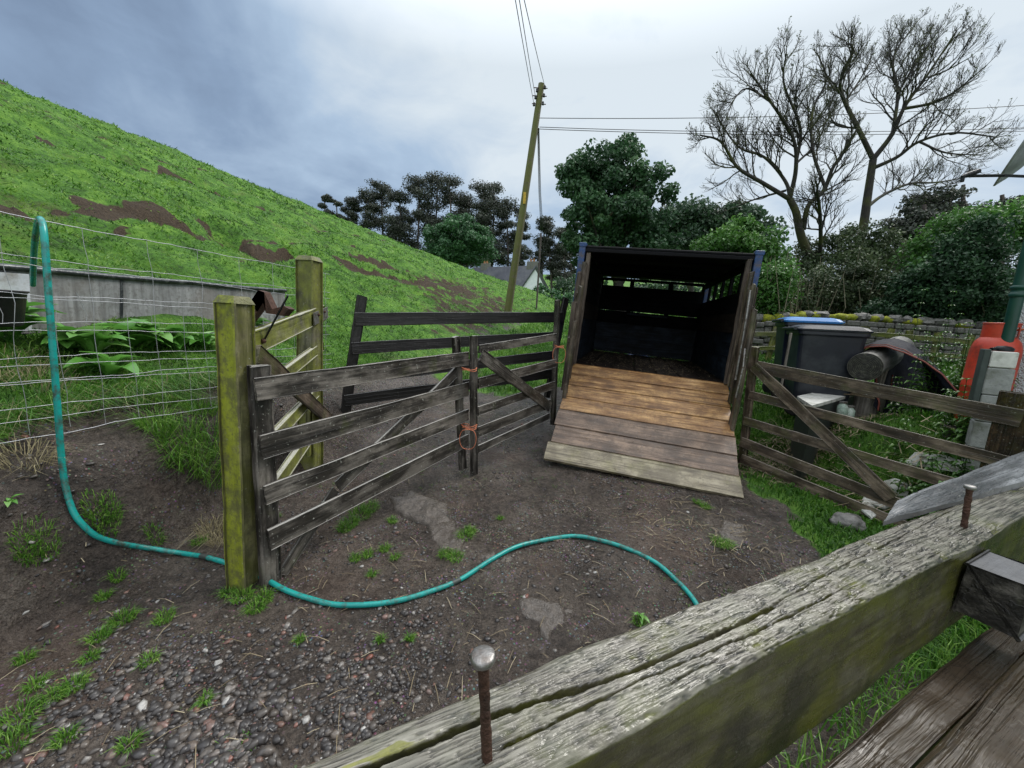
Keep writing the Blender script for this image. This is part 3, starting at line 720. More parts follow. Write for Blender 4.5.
def pboard(mb,A,B,r,t=.022,off=0,m=0,**k):
    """board seen between pixel spans (x1,top1,bot1,x2,top2,bot2) in the vertical plane A-B"""
    x1,t1,b1,x2,t2,b2=r
    dpl=nrm(np.append(np.asarray(B)-np.asarray(A),0)); n=np.array([-dpl[1],dpl[0],0])
    if np.dot(n,CAM-np.append(A,0))<0: n=-n
    p1,p2=WP(x1,t1,A,B),WP(x1,b1,A,B); q1,q2=WP(x2,t2,A,B),WP(x2,b2,A,B)
    a=(p1+p2)/2+n*off; b=(q1+q2)/2+n*off; ax=nrm(b-a); up=p1-p2; up=nrm(up-ax*np.dot(up,ax))
    w=(np.dot(p1-p2,up)+np.dot(q1-q2,up))/2; 
    board(mb,a,b,up,max(w,.03),t,m=m,**k)
def vboard(mb,A,B,top,bot,w,t,off=0,m=0,wd=None,**k):
    """upright between pixel centre points top / bot"""
    dpl=nrm(np.append(np.asarray(B)-np.asarray(A),0)); n=np.array([-dpl[1],dpl[0],0])
    if np.dot(n,CAM-np.append(A,0))<0: n=-n
    board(mb,WP(*top,A,B)+n*off,WP(*bot,A,B)+n*off,dpl,w,t,m=m,**k)
def green_gate():
    t=thing('garden_gate','small mossy wooden gate between the two green posts, lichen on its top rail','gate',(*((GA+GB)/2),.1))
    for r in ((250,332,356,322,304,322),(252,392,406,321,340,352),(262,442,458,320,382,393),(265,492,510,320,415,427)):
        m=MB(); pboard(m,GA,GB,r,.045,wob=.004); obj('rail',m,W_MOSS2,t)
    m=MB(); vboard(m,GA,GB,(316,290),(315,455),.085,.04,off=-.045); obj('stile',m,W_MOSS2,t)
    m=MB(); vboard(m,GA,GB,(257,330),(262,560),.085,.04,off=-.045); obj('stile',m,W_MOSS2,t)
    m=MB(); pboard(m,GA,GB,(248,345,362,325,412,428),.03,off=.045); obj('brace',m,W_BROWN,t)
    m=MB(); pboard(m,GA,GB,(309.5,313,325,324,306,318),.008,off=.03,wob=0,nl=4,endj=0); pl=obj('hinge_plate',m,STEEL,t)
    n=np.array([1,-.3,0]); 
    for px in (314,320):
        m=MB(); c=WP(px,314.5 if px==314 else 311.5,GA,GB); dpl=nrm(np.append(GB-GA,0)); nn=np.array([dpl[1],-dpl[0],0]); lathe(m,c+nn*.03,nn,[(.011,0),(.011,.012),(.006,.016),(0.0001,.017)],8); obj('bolt',m,RUST,pl,smooth=False)
    # latch: black drop bar and rusted catch plate
    y0=WP(262,340,GA,GB)[1]
    m=MB(); board(m,V(262.5,343,y0-.02),V(288,295.5,y0-.02),(1,-1,.3),.030,.007,wob=0,endj=0,nl=6); la=obj('latch_bar',m,BLACKST,t)
    m=MB(); lathe(m,V(264,341,y0-.03),(0,-1,0),[(.014,0),(.014,.012),(.008,.018),(0.0001,.019)],8); obj('bolt',m,RUST,la)
    m=MB(); pts=[(245,318),(246,326),(257,312),(263,303),(266,313),(283,316),(289,309),(284,306),(272,309),(264,292),(258,290),(250,302)]
    P=[V(a,b,y0+.05) for a,b in pts]; 
    v=np.array(P+[p+np.array([.006,.05,0]) for p in P]); k=len(P)
    m.add(v,[(0,1,2,11),(11,2,3,10),(10,3,4,9),(9,4,8,9) if False else (9,10,4,9)][0:3],None,.2)
    m.add(v,[(9,10,4),(9,4,5,8),(8,5,6,7),(2,3,10,11)]); m.add(v,[(i,(i+1)%k,k+(i+1)%k,k+i) for i in range(k)]); m.add(v,[(k+0,k+1,k+2,k+11),(k+11,k+2,k+3,k+10),(k+9,k+10,k+4),(k+9,k+4,k+5,k+8),(k+8,k+5,k+6,k+7)])
    obj('catch_plate',m,RUST,t)
green_gate()
# ================================================================ HURDLE GATES
def hurdle(name,label,A,B,rails,stiles,brace,mat,group='wooden sheep hurdles',rt=.022,sw=.075,st=.05,rail_mat=None,roff=.0,cat='hurdle gate',bmat=None):
    c=(np.asarray(A)[:2]+np.asarray(B)[:2])/2
    t=thing(name,label,cat,(c[0],c[1],float(H0(*c))),group)
    for r in rails:
        m=MB(); pboard(m,A[:2],B[:2],r,rt,off=roff); obj('rail',m,mat,t)
    for s in stiles:
        tp,bt=s[0],s[1]; off=s[2] if len(s)>2 else -.035; w=s[3] if len(s)>3 else sw
        m=MB(); vboard(m,A[:2],B[:2],tp,bt,w,st,off=off); obj('stile',m,mat,t)
    for r in brace:
        m=MB(); pboard(m,A[:2],B[:2],r[:6],rt,off=r[6] if len(r)>6 else -.026); obj('brace',m,bmat or mat,t)
    return t
hA=GP(268,590);hB=GP(468,472)
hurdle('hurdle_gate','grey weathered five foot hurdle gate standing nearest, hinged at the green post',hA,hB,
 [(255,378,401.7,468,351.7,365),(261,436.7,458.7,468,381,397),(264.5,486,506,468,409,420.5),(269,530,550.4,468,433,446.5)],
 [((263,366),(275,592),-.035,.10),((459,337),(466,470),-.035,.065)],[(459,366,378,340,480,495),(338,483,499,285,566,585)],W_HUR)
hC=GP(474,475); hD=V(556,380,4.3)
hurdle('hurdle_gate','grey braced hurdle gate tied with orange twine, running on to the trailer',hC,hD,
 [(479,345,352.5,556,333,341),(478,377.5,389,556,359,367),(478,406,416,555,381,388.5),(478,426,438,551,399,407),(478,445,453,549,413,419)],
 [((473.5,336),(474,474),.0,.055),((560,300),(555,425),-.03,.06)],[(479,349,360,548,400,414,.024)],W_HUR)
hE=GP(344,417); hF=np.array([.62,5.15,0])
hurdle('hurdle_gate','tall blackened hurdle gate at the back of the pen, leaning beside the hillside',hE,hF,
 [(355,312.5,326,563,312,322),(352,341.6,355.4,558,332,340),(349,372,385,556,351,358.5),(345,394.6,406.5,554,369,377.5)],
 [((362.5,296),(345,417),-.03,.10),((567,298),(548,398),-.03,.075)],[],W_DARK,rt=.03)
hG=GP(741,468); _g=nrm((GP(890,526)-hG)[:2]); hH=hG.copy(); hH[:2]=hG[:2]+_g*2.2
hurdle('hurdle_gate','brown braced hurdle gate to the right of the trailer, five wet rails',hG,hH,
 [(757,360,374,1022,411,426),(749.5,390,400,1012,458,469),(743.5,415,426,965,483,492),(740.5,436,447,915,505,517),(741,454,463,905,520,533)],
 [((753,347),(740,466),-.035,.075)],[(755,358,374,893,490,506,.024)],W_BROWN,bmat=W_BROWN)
pq=WP(1021,394,hG[:2],hH[:2]); pq2=pq.copy(); pq2[:2]+=np.array([.05,.04]); 
m=MB(); b0=pq2.copy(); b0[2]=float(H0(b0[0],b0[1]))-.05
board(m,b0,pq2,_g.tolist()+[0],.17,.12,rnd=.12,nl=24); obj('fence_post',m,W_RED,label='stout red-brown timber post where the right hurdle ends by the white house',cat='post')
# twine
def twine(label,c,rad,n=3,tail=True,par=None):
    m=MB()
    for k in range(n):
        a=np.linspace(0,2*math.pi,26); q=np.stack([c[0]+rad*np.cos(a)*(1+.06*k),c[1]+rad*.8*np.sin(a),c[2]+.012*k+.008*np.sin(a*2+k)],-1); tube(m,q,.0028,5)
    if tail:
        for s in(-1,1):
            q=[c+np.array([0,-rad,0])]; 
            for f in np.linspace(.1,1,12): q.append(c+np.array([s*.07*math.sin(f*3.1),-rad-.01,-.16*f+.03*math.sin(f*6)]))
            tube(m,np.array(q),.0026,5)
    obj('twine',m,TWINE,label=label,cat='twine')
cm=WP(470,372,hA[:2],hB[:2])
twine('orange baler twine binding the upper part of the middle hurdle uprights',WP(469,370,hC[:2],hD[:2])+np.array([0,.01,0]),.060,2,False)
twine('orange baler twine tied in a loose bow low on the middle hurdle uprights',WP(469,428,hC[:2],hD[:2])+np.array([0,.01,0]),.060,3,True)
twine('orange baler twine round the far hurdle upright beside the trailer',WP(559,347,hC[:2],hD[:2]),.05,2,True)
# ================================================================ NETTING
def netting():
    m=MB(); 
    ys=[218,254,263,290,298,319,331,355,367,380,387,409,425,440]
    Zb=float(N0[2]); 
    def P(s,z,k=0): 
        w=.012*vnoise(s*2.1+k,z*9)+.004*vnoise(s*15,z*3+k)
        return np.array([N0[0]+ND[0]*s+NN[0]*w,N0[1]+ND[1]*s+NN[1]*w, Zb-.12*sstep(0,2.4,s)*(1-z/1.05)+z+.010*vnoise(s*4.,z*7+k)+.0035*vnoise(s*23,z*5+k)])
    S=np.arange(-1.2,2.3,.035); rows=[(440-y)/222*1.05 for y in ys]
    for i,z in enumerate(rows):
        tube(m,np.array([P(s,z+ (.015*s-.02 if i%2 else 0),i) for s in S]),.0016 if 0<i<13 else .0020,4,cap=False)
    for k,(ofs,sp) in enumerate(((.0,.30),(.11,.31))):
        for s in np.arange(-1.1+ofs,2.3,sp):
            z0,z1=(0,1.05) if k==0 else (.0,.62)
            tube(m,np.array([P(s+.01*vnoise(z*6,s),z,k) for z in np.linspace(z0,z1,14)]),.0016,4,cap=False)
    for s in np.arange(-.9,2.2,.31):     # loose kinked ends
        tube(m,np.array([P(s,.72,1),P(s+.02,.66,1),P(s+.035,.60,1),P(s+.03,.56,1)]),.0015,4,cap=False)
    t=thing('wire_fence','sagging galvanised sheep netting along the foot of the hill, left of the gate','wire fence',N0)
    obj('netting',m,WIRE,t,smooth=True)
    for s in (-1.15,):
        mm=MB(); b=P(s,0); board(mm,b-np.array([0,0,.3]),b+np.array([0,0,1.12]),(ND[0],ND[1],0),.07,.07); obj('post',mm,W_GREY,t)
netting()
# ================================================================ TROUGH
def trough():
    A=GP(-40,333); B=GP(285,330); A3,B3=A.copy(),B.copy()
    pts=[(-60,262),(0,269),(120,279),(200,285.5),(285,291)]
    t=thing('feed_trough','long stained galvanised feed trough on the bank behind the netting','feed trough',A)
    dpl=nrm((B-A)[:2]); n=np.array([dpl[1],-dpl[0]]); 
    if np.dot(n,-A[:2])<0:n=-n
    n3=np.append(n,0); d3=np.append(dpl,0)
    top=lambda px,py: WP(px,py,A[:2],B[:2])
    tl=top(-60,262); tr=top(285,291); bl=top(-60,333.); br=top(285,327)
    def quad(m,a,b,c,d,nx=30,nz=6,amp=.006,thick=None):
        S,T=np.meshgrid(np.linspace(0,1,nx),np.linspace(0,1,nz),indexing='ij'); S3=S[...,None];T3=T[...,None]
        p=(a*(1-S3)+b*S3)*(1-T3)+(d*(1-S3)+c*S3)*T3; p=p+n3*(amp*vnoise(S*12,T*3))[...,None]
        i=np.arange(nx-1)[:,None]; j=np.arange(nz-1)[None,:]
        m.add(p.reshape(-1,3),np.stack([i*nz+j,(i+1)*nz+j,(i+1)*nz+j+1,i*nz+j+1],-1).reshape(-1,4))
    m=MB(); quad(m,bl,br,tr,tl); obj('side_panel',m,TROUGH,t)
    dp=-n3*.45
    m=MB(); quad(m,bl+dp*.6,br+dp*.6,tr+dp,tl+dp); obj('side_panel',m,TROUGH,t)
    m=MB(); quad(m,bl,br,br+dp*.6,bl+dp*.6); obj('floor_panel',m,TROUGH,t)
    m=MB(); quad(m,br,br+dp*.6,tr+dp,tr,8,4); obj('end_panel',m,TROUGH,t)
    m=MB(); quad(m,bl,bl+dp*.6,tl+dp,tl,8,4); obj('end_panel',m,TROUGH,t)
    rm=plain('dark_wet_rim',(.035,.04,.042),.3,.3,.3,12,.2,(.16,.17,.17),10)
    m=MB(); q=np.array([tl*(1-f)+tr*f+n3*.01+np.array([0,0,.006*vnoise(f*9,1.)]) for f in np.linspace(0,1,40)]); tube(m,q,.022,8); tube(m,q+dp,.022,8); tube(m,np.array([tr,tr+dp]),.022,8); tube(m,np.array([tl,tl+dp]),.022,8); obj('rim',m,rm,t,smooth=True)
    for f in (.335,):
        m=MB(); a=bl*(1-f)+br*f; b=tl*(1-f)+tr*f; board(m,a+n3*.008,b+n3*.008-np.array([0,0,.01]),d3,.018,.008,wob=.001,endj=0); obj('seam',m,rm,t)
    m=MB(); board(m,bl+n3*.02+np.array([0,0,-.03]),br+n3*.02+np.array([0,0,-.03]),(0,0,1),.06,.05,nl=20); obj('skid',m,W_DARK,t)
    # pale sheet at the left end and the dark tub in front of it
    c=WP(6,300,A[:2],B[:2])+n3*.10
    a0=WP(-60,268,A[:2],B[:2])+n3*.03; a1=WP(25,274,A[:2],B[:2])+n3*.03; b1=WP(28,329,A[:2],B[:2])+n3*.03; b0=WP(-60,331,A[:2],B[:2])+n3*.03
    m=MB(); v=np.array([b0,b1,a1,a0]); v2=np.concatenate([v,v+n3*.006]); m.add(v2,[(0,1,2,3),(4,5,6,7),(0,1,5,4),(1,2,6,5),(2,3,7,6),(3,0,4,7)]); obj('pale_end_sheet',m,plain('pale_sheet',(.48,.50,.54),.6,0,.2,12,.2,(.24,.23,.22),6),t)
    g=GP(2,352); m=MB(); g=V(-12,326,2.3)
    lathe(m,g,(0,0,1),[(.12,0),(.135,.01),(.165,.20),(.175,.205),(.175,.215),(.155,.215),(.125,.03),(0.001,.025)],28)
    obj('rubber_bucket',m,RUBBER,label='black rubber bucket among dock leaves at the left end of the trough',cat='bucket',smooth=True)
trough()
# ================================================================ HOSE
def hose():
    yn=2.02
    up=[V(33,285,2.5),V(33.5,262,2.35),V(35,240,2.2),V(38,222,2.06),V(40.5,219,2.0),V(43,226,1.97),V(45,245,1.95),V(49,300,1.93),V(53,350,1.92),V(57,400,1.91),V(60,440,1.90),V(63,470,1.89)]
    gp=[(67,495),(73,511),(82,524),(97,536),(120,544),(150,550),(180,555),(208,560),(235,568),(262,579),(285,590),(308,597),(335,602.5),(370,604),(400,600),(430,592),(460,579),(490,562),(515,549),(540,541),(575,536),(605,540),(630,548),(655,562),(675,578),(693,598),(705,620),(715,650)]
    P=list(up)
    for i,(a,b) in enumerate(gp):
        g=GP(a,b,.016); z=float(HTs(g[0],g[1]))+.014; 
        if i==0: z+=.03
        P.append(np.array([g[0],g[1],z]))
    P=np.array(P)
    # resample smoothly (Catmull-Rom)
    out=[]
    Q=np.vstack([2*P[0]-P[1],P,2*P[-1]-P[-2]])
    for i in range(1,len(Q)-2):
        for t in np.linspace(0,1,8,endpoint=False):
            out.append(.5*((2*Q[i])+(-Q[i-1]+Q[i+1])*t+(2*Q[i-1]-5*Q[i]+4*Q[i+1]-Q[i+2])*t*t+(-Q[i-1]+3*Q[i]-3*Q[i+1]+Q[i+2])*t**3))
    m=MB(); tube(m,np.array(out),.0135,12)
    t=thing('garden_hose','long teal rubber hose looped over the netting and snaking across the mud','hose',P[20])
    o=obj('tube',m,HOSE,t,smooth=True)
    for i in (150,222):
        m=MB(); tube(m,np.array(out[i:i+3]),.0150,12); obj('coupling',m,DKPL,t,smooth=True)
hose()
# ================================================================ LIVESTOCK TRAILER
TY,TT,TP=-.283,.050,.010
def trailer():
    cz,sz=math.cos(TY),math.sin(TY);cy,sy=math.cos(TT),math.sin(TT);cx,sx=math.cos(TP),math.sin(TP)
    R=np.array([[cz,-sz,0],[sz,cz,0],[0,0,1]])@np.array([[cy,0,sy],[0,1,0],[-sy,0,cy]])@np.array([[1,0,0],[0,cx,-sx],[0,sx,cx]])
    O=np.array([1.557,4.529,.993]); Hh,L,w=1.369,2.79,.9
    M=Matrix(((*R[0],O[0]),(*R[1],O[1]),(*R[2],O[2]),(0,0,0,1)))
    t=thing('livestock_trailer','old blue and black wooden livestock trailer with its plank ramp lowered onto the mud','trailer',O,M=M)
    X,Y,Z=R[:,0],R[:,1],R[:,2]
    def T(x,y,z): return O+R@np.array([x,y,z])
    def bx(m,x0,x1,y0,y1,z0,z1,mi=0,bev=.006,cv=.2): box(m,T((x0+x1)/2,(y0+y1)/2,(z0+z1)/2),x1-x0,y1-y0,z1-z0,X,Y,Z,mi,bev,cv)
    def bd(m,a,b,wd,ww,tt,mi=0,**k): board(m,T(*a),T(*b),R@np.array(wd,float),ww,tt,m=mi,**k)
    # floor
    m=MB()
    for i in range(7): bd(m,(-.78+.26*i,0,-.02),(-.78+.26*i,L,-.02),(1,0,0),.255,.035,nl=10,wob=.003)
    obj('floor',m,W_TBROWN,t)
    # side walls with slots under the roof
    for s,nm in((-1,'left'),(1,'right')):
        m=MB(); xs=s*(w-.03)
        for q,(z0,h,mi) in enumerate(((.0,.285,2),(.28,.28,2),(.555,.225,1),(.775,.24,0))+(((1.01,.24,0),) if s<0 else ())):
            bd(m,(xs+s*.006*(q%2),.05,z0+h/2),(xs+s*.006*(q%2),L-.02,z0+h/2),(0,0,1),h,.025,mi,nl=14,wob=.003)
        bd(m,(xs,.03,1.29),(xs,L-.02,1.29),(0,0,1),.10,.03,0,nl=10)
        obj('side_wall',m,[W_BLACKT,W_TBROWN,W_TBLUE],t)
        for y in (.45,.95,1.45,1.95,2.4):
            m=MB(); bd(m,(xs+s*.032,y,-.02),(xs+s*.032,y,1.34),(0,1,0),.07,.035,nl=10); obj('wall_upright',m,W_BLACKT,t)
    m=MB(); yb=L-.0
    for q,(z0,h,mi) in enumerate(((0,.275,2),(.27,.27,2),(.535,.225,0),(.768,.24,0),(1.0,.205,0))): bd(m,(-w+.03,yb+.006*(q%2),z0+h/2),(w-.03,yb+.006*(q%2),z0+h/2),(0,0,1),h,.025,mi,nl=12,wob=.003)
    bd(m,(-w+.05,yb,1.32),(w-.05,yb,1.32),(0,0,1),.05,.025,0,nl=10)
    obj('front_wall',m,[W_BLACKT,W_TBROWN,W_TBLUE],t)
    for x in (-.88,-.33,.33,.88):
        m=MB(); bd(m,(x,yb+.031,-.02),(x,yb+.031,1.34),(1,0,0),.08,.03,nl=10); obj('wall_upright',m,W_BLACKT,t)
    m=MB(); bx(m,-.34,.34,yb-.16,yb-.14,.70,.74); obj('inner_rail',m,W_TBLUE,t)
    # roof
    m=MB(); bx(m,-w-.02,w+.02,-.03,L+.05,Hh-.012,Hh+.018,bev=.008); 
    bx(m,-w,w,-.035,.03,Hh-.055,Hh-.014,bev=.006)
    for y in (.7,1.4,2.1): bx(m,-w+.04,w-.04,y-.025,y+.025,Hh-.06,Hh-.013,bev=.004)
    obj('roof',m,ROOFB,t)
    # blue steel corner posts
    for x in(-w-.012,w+.012):
        m=MB(); bx(m,x-.036,x+.036,-.045,.035,-.06,Hh+.02,bev=.006); obj('corner_post',m,BLUE,t)
        m=MB(); bx(m,x-.028,x+.028,L-.02,L+.045,-.06,Hh-.02,bev=.005); obj('corner_post',m,BLUE,t)
        m=MB(); bx(m,x-.042,x+.042,-.052,.042,Hh-.0,Hh+.045,bev=.005); obj('post_cap',m,BLUE,t)
    # lower steel sheet outside
    for s in(-1,1):
        m=MB(); bx(m,s*(w+.004)-.004,s*(w+.004)+.004,.03,L-.03,-.07,.5,bev=.002); obj('side_sheet',m,BLUE,t)
    # chassis, axle, wheels
    m=MB()
    for x in(-.55,.55): bx(m,x-.035,x+.035,.03,L,-.15,-.045)
    for y in(.06,1.3,2.6): bx(m,-.86,.86,y-.03,y+.03,-.14,-.05)
    obj('chassis',m,BLACKST,t)
    m=MB(); tube(m,np.array([T(-1.0,1.5,-.42),T(1.0,1.5,-.42)]),.03,10); 
    for x in(-.55,.55): bx(m,x-.03,x+.03,1.1,1.9,-.22,-.15); bx(m,x-.02,x+.02,1.46,1.54,-.42,-.2)
    obj('axle',m,RUST,t)
    for s in(-1,1):
        m=MB(); c=T(s*1.02,1.5,-.42)
        lathe(m,c-X*.09,X,[(.19,0),(.29,.005),(.325,.03),(.335,.06),(.335,.12),(.325,.15),(.29,.175),(.19,.18),(.19,0)],36); wh=obj('wheel',m,RUBBER,t,smooth=True)
        m=MB(); lathe(m,c-X*.05,X,[(.0001,.05),(.06,.05),(.07,.08),(.13,.05),(.19,.0),(.19,.10),(.13,.06),(.07,.10),(.0001,.1)],28); obj('rim',m,STEEL,wh,smooth=True)
        m=MB(); a=np.linspace(0,math.pi,12); r=.40
        for i in range(11):
            p0=T(s*1.02,1.5-r*math.cos(a[i]),-.42+r*math.sin(a[i])*.8);p1=T(s*1.02,1.5-r*math.cos(a[i+1]),-.42+r*math.sin(a[i+1])*.8)
            box(m,(p0+p1)/2,np.linalg.norm(p1-p0)*1.02,.22,.006,nrm(p1-p0),X,np.cross(nrm(p1-p0),X))
        obj('mudguard',m,BLUE,t)
    m=MB(); 
    for x in(-.5,.5): bd(m,(x,L,-.1),(0,L+1.15,-.1),(0,0,1),.09,.05,wob=0)
    tube(m,np.array([T(0,L+1.1,-.1),T(0,L+1.35,-.08)]),.035,10); obj('drawbar',m,BLUE,t)
    m=MB(); gz=float(H0(*(T(0,L+1,0)[:2]))); tube(m,np.array([T(.1,L+.95,.25),T(.1,L+.95,-.78)]),.022,8); tube(m,np.array([T(.02,L+.95,-.82),T(.18,L+.95,-.82)]),.09,14); obj('jockey_wheel',m,STEEL,t)
    # ramp
    rl,ra=1.475,.582+.0
    dv=np.array([0,-math.cos(ra),-math.sin(ra)]); nv=np.array([0,-math.sin(ra),math.cos(ra)])
    hs=[.185,.19,.195,.195,.225,.225,.215]; mats=[0,0,0,0,1,1,2]; m=MB(); s0=.0
    tot=sum(hs); 
    for i,(h,mi) in enumerate(zip(hs,mats)):
        h=h*rl/tot; c=dv*(s0+h/2)+np.array([0,-.01,.0]); s0+=h
        x0=w-.045+.01*math.sin(i*2.1); x1=w-.045+.008*math.cos(i*1.7)
        if i==6: x0+=.015;x1+=.012
        a=T(-x0,c[1],c[2]);b=T(x1,c[1],c[2]); board(m,a,b,R@dv,h-.004,.030,m=mi,nl=30,wob=.002,rnd=.15,cv=[0,.1,.0,.15,.3,.2,0][i])
    rp=obj('ramp',m,[W_ORANGE,W_TAN,W_PALE],t)
    m=MB()
    for x in(-.8,.8):
        a=dv*.02-nv*.045;b=dv*(rl-.12)-nv*.045; board(m,T(x,a[1],a[2]),T(x,b[1],b[2]),R@np.array([1,0,0]),.07,.055)
    a=dv*(rl-.1)-nv*.05; board(m,T(-.8,a[1],a[2]),T(.8,a[1],a[2]),R@dv,.08,.05)
    obj('ramp_frame',m,W_DARK,rp)
    for x in(-.78,.78):
        m=MB(); a=dv*(rl-.1)-nv*.06; e=T(x,a[1],a[2]); g=float(H0(e[0],e[1])); board(m,e,np.array([e[0],e[1],g-.02]),R@np.array([1,0,0]),.05,.05); obj('ramp_foot',m,W_DARK,rp)
    m=MB()
    def rf(n):
        out=[]
        for _ in range(n):
            q=RNG.rand()**1.7*rl; c=dv*q+nv*.016; out.append(T(RNG.uniform(-.82,.82),c[1],c[2]))
        return np.array(out)
    straws(m,260,rf,.015,.06,.0016,.1); obj('straw',m,STRAWM,label='bits of wet straw stuck to the lowered ramp planks',cat='straw',kind='stuff')
    # side wings of the ramp: upright boards dying down towards the ramp
    for s in(-1,1):
        if s<0: spec=[(-.03,.01,1.30,.07),(-.10,-.05,1.18,.07),(-.19,-.12,1.06,.085),(-.29,-.19,.90,.09),(-.40,-.26,.72,.09),(-.50,-.33,.52,.08)]
        else: spec=[(-.03,.01,1.32,.06),(-.10,-.02,1.18,.085),(-.20,-.12,1.02,.09),(-.31,-.16,1.04,.09),(-.44,-.30,.70,.07),(-.58,-.38,.78,.085)]
        for i,(y,z0,z1,ww) in enumerate(spec):
            m=MB(); xo=s*(w-.05)+s*(.014*((i*7)%5)-.01); bd(m,(xo,y,z0),(xo-s*.01,y+.03*math.sin(i*3),z1),(0,1,0),ww,.045,nl=20,wob=.005,endj=.03); obj('wing_board',m,W_BROWN if i%2 else W_TRL,t)
        m=MB(); bd(m,(s*(w-.028),.02,.55),(s*(w-.028),-.50,.30),(0,0,1),.07,.02); bd(m,(s*(w-.028),.02,.98),(s*(w-.028),-.30,.80),(0,0,1),.07,.02); obj('wing_rail',m,W_TRL,t)
    m=MB(); tube(m,np.array([T(w-.085,-.36,.98),T(w-.08,-.42,.55),T(w-.08,-.45,.10),]),.010,8); tube(m,np.array([T(w-.09,-.62,-.05),T(w-.09,-.66,.25),T(w-.09,-.60,.42)]),.008,8); obj('latch_rod',m,STEEL,t,smooth=True)
    # straw on the floor
    m=MB(); straws(m,900,lambda n:np.array([T(RNG.uniform(-.82,.82),L*RNG.rand()**.7*.97+.03,.005+.035*RNG.rand()**2) for _ in range(n)]),.03,.12)
    obj('straw',m,STRAWM,label='trampled straw and dung on the floor inside the trailer',cat='straw',kind='stuff')
def straws(m,n,fpos,l0,l1,wd=.0025,tilt=.25):
    P=fpos(n); n=len(P); a=RNG.rand(n)*2*math.pi; L=RNG.uniform(l0,l1,n); tl=RNG.uniform(-tilt,tilt,n)
    d=np.stack([np.cos(a)*np.cos(tl),np.sin(a)*np.cos(tl),np.sin(tl)],-1); s=np.stack([-np.sin(a),np.cos(a),0*a],-1)*wd
    d=d*L[:,None]/2; bend=np.array([0,0,1])*(L*.08)[:,None]
    v=np.stack([P-d-s,P-d+s,P+bend+s,P+bend-s,P+d+s*.6,P+d-s*.6],1).reshape(-1,3)
    i=np.arange(n)[:,None]*6
    f=np.concatenate([i+np.array([[0,1,2,3]]),i+np.array([[3,2,4,5]])]); m.add(v,f,None,np.repeat(RNG.rand(n),6))
W_TRL=wood('grey_brown_trailer_wood',(.075,.055,.042),(.19,.15,.12),rough=.6,blotch=.9)
trailer()
# ================================================================ RIGHT SIDE: BINS, LOG, CLOTH, GAS BOTTLE
def gz(p): return float(H0(p[0],p[1]))
def bin_(name,label,c,yaw,h,L,Wd,lidmat,z0):
    t=thing(name,label,'wheelie bin',(c[0],c[1],z0),'wheelie bins')
    cy,sy=math.cos(yaw),math.sin(yaw); X=np.array([cy,sy,0]);Y=np.array([-sy,cy,0]);Z=np.array([0,0,1.])
    o=np.array([c[0],c[1],z0])
    m=MB(); rings=[]
    def ring(z,l,w,r=.05,n=5,shift=0):
        q=[]
        for sx,sy_,a0 in((1,1,0),(-1,1,90),(-1,-1,180),(1,-1,270)):
            for k in range(n):
                a=math.radians(a0+90*k/(n-1)); q.append(o+X*(sx*(l/2-r)+r*math.cos(a)+shift)+Y*(sy_*(w/2-r)+r*math.sin(a))+Z*z)
        return q
    lv=[(.06,.78,.78),(.08,.80,.80),(.5,.89,.89),(.88,.975,.975),(.90,1.04,1.05),(.93,1.04,1.05)]
    R=[ring(z*h,L*a,Wd*b) for z,a,b in lv]; k=len(R[0]); v=np.array([p for r in R for p in r])
    f=[(i*k+j,i*k+(j+1)%k,(i+1)*k+(j+1)%k,(i+1)*k+j) for i in range(len(R)-1) for j in range(k)]+[tuple(range(k))[::-1]]
    m.add(v,f); obj('body',m,BIN,t)
    # moulded ribs on the long side
    for x in(-.28*L,-.1*L,.1*L,.28*L):
        pass
    m=MB(); R=[ring(.935*h,L*1.07,Wd*1.07,.05),ring(.955*h,L*1.08,Wd*1.08,.05),ring(.985*h,L*.98,Wd*.95,.06),ring(1.0*h,L*.80,Wd*.7,.06)]
    v=np.array([p for r in R for p in r]); f=[(i*k+j,i*k+(j+1)%k,(i+1)*k+(j+1)%k,(i+1)*k+j) for i in range(3) for j in range(k)]+[tuple(range(3*k,4*k)),tuple(range(k))[::-1]]
    m.add(v,f); lid=obj('lid',m,lidmat,t)
    m=MB(); box(m,o+X*(L*.56)+Z*.955*h,.06,Wd*.6,.018,X,Y,Z,bev=.006); obj('lid_grip',m,lidmat,lid)
    m=MB(); tube(m,np.array([o-X*L*.57+Y*(Wd*.45*q)+Z*(.955*h) for q in(-1,1)]),.017,10); obj('handle',m,BIN,t)
    for q in(-1,1):
        m=MB(); lathe(m,o-X*L*.40+Y*(q*Wd*.47)-Y*.025+Z*.10,Y,[(.0001,0),(.09,0),(.10,.01),(.10,.04),(.09,.05),(.0001,.05)],20); obj('wheel',m,RUBBER,t,smooth=False)
    return t,o,X,Y,Z
bc=V(817,380,4.4)
t,o,X,Y,Z=bin_('wheelie_bin','dark navy wheelie bin with a black lid behind the right hurdle',bc,math.radians(-22),1.0,.60,.56,BIN,.64)
bc2=V(797,380,4.9)
t,o,X,Y,Z=bin_('wheelie_bin','wheelie bin with a bright blue lid behind the black-lidded one',bc2,math.radians(-22),1.02,.54,.54,BINBLUE,.72)
m=MB(); box(m,o-X*.22-Y*.29+Z*.86,.05,.006,.09,X,Y,Z,bev=.001); obj('sticker',m,WHITE,t)
m=MB(); q=V(789,350,4.22); board(m,V(791,333,4.16),V(781,388,4.2),(1,0,0),.026,.01,wob=.001); obj('wooden_lath',m,W_GREY,label='thin grey lath leaning against the left side of the wheelie bins',cat='lath')
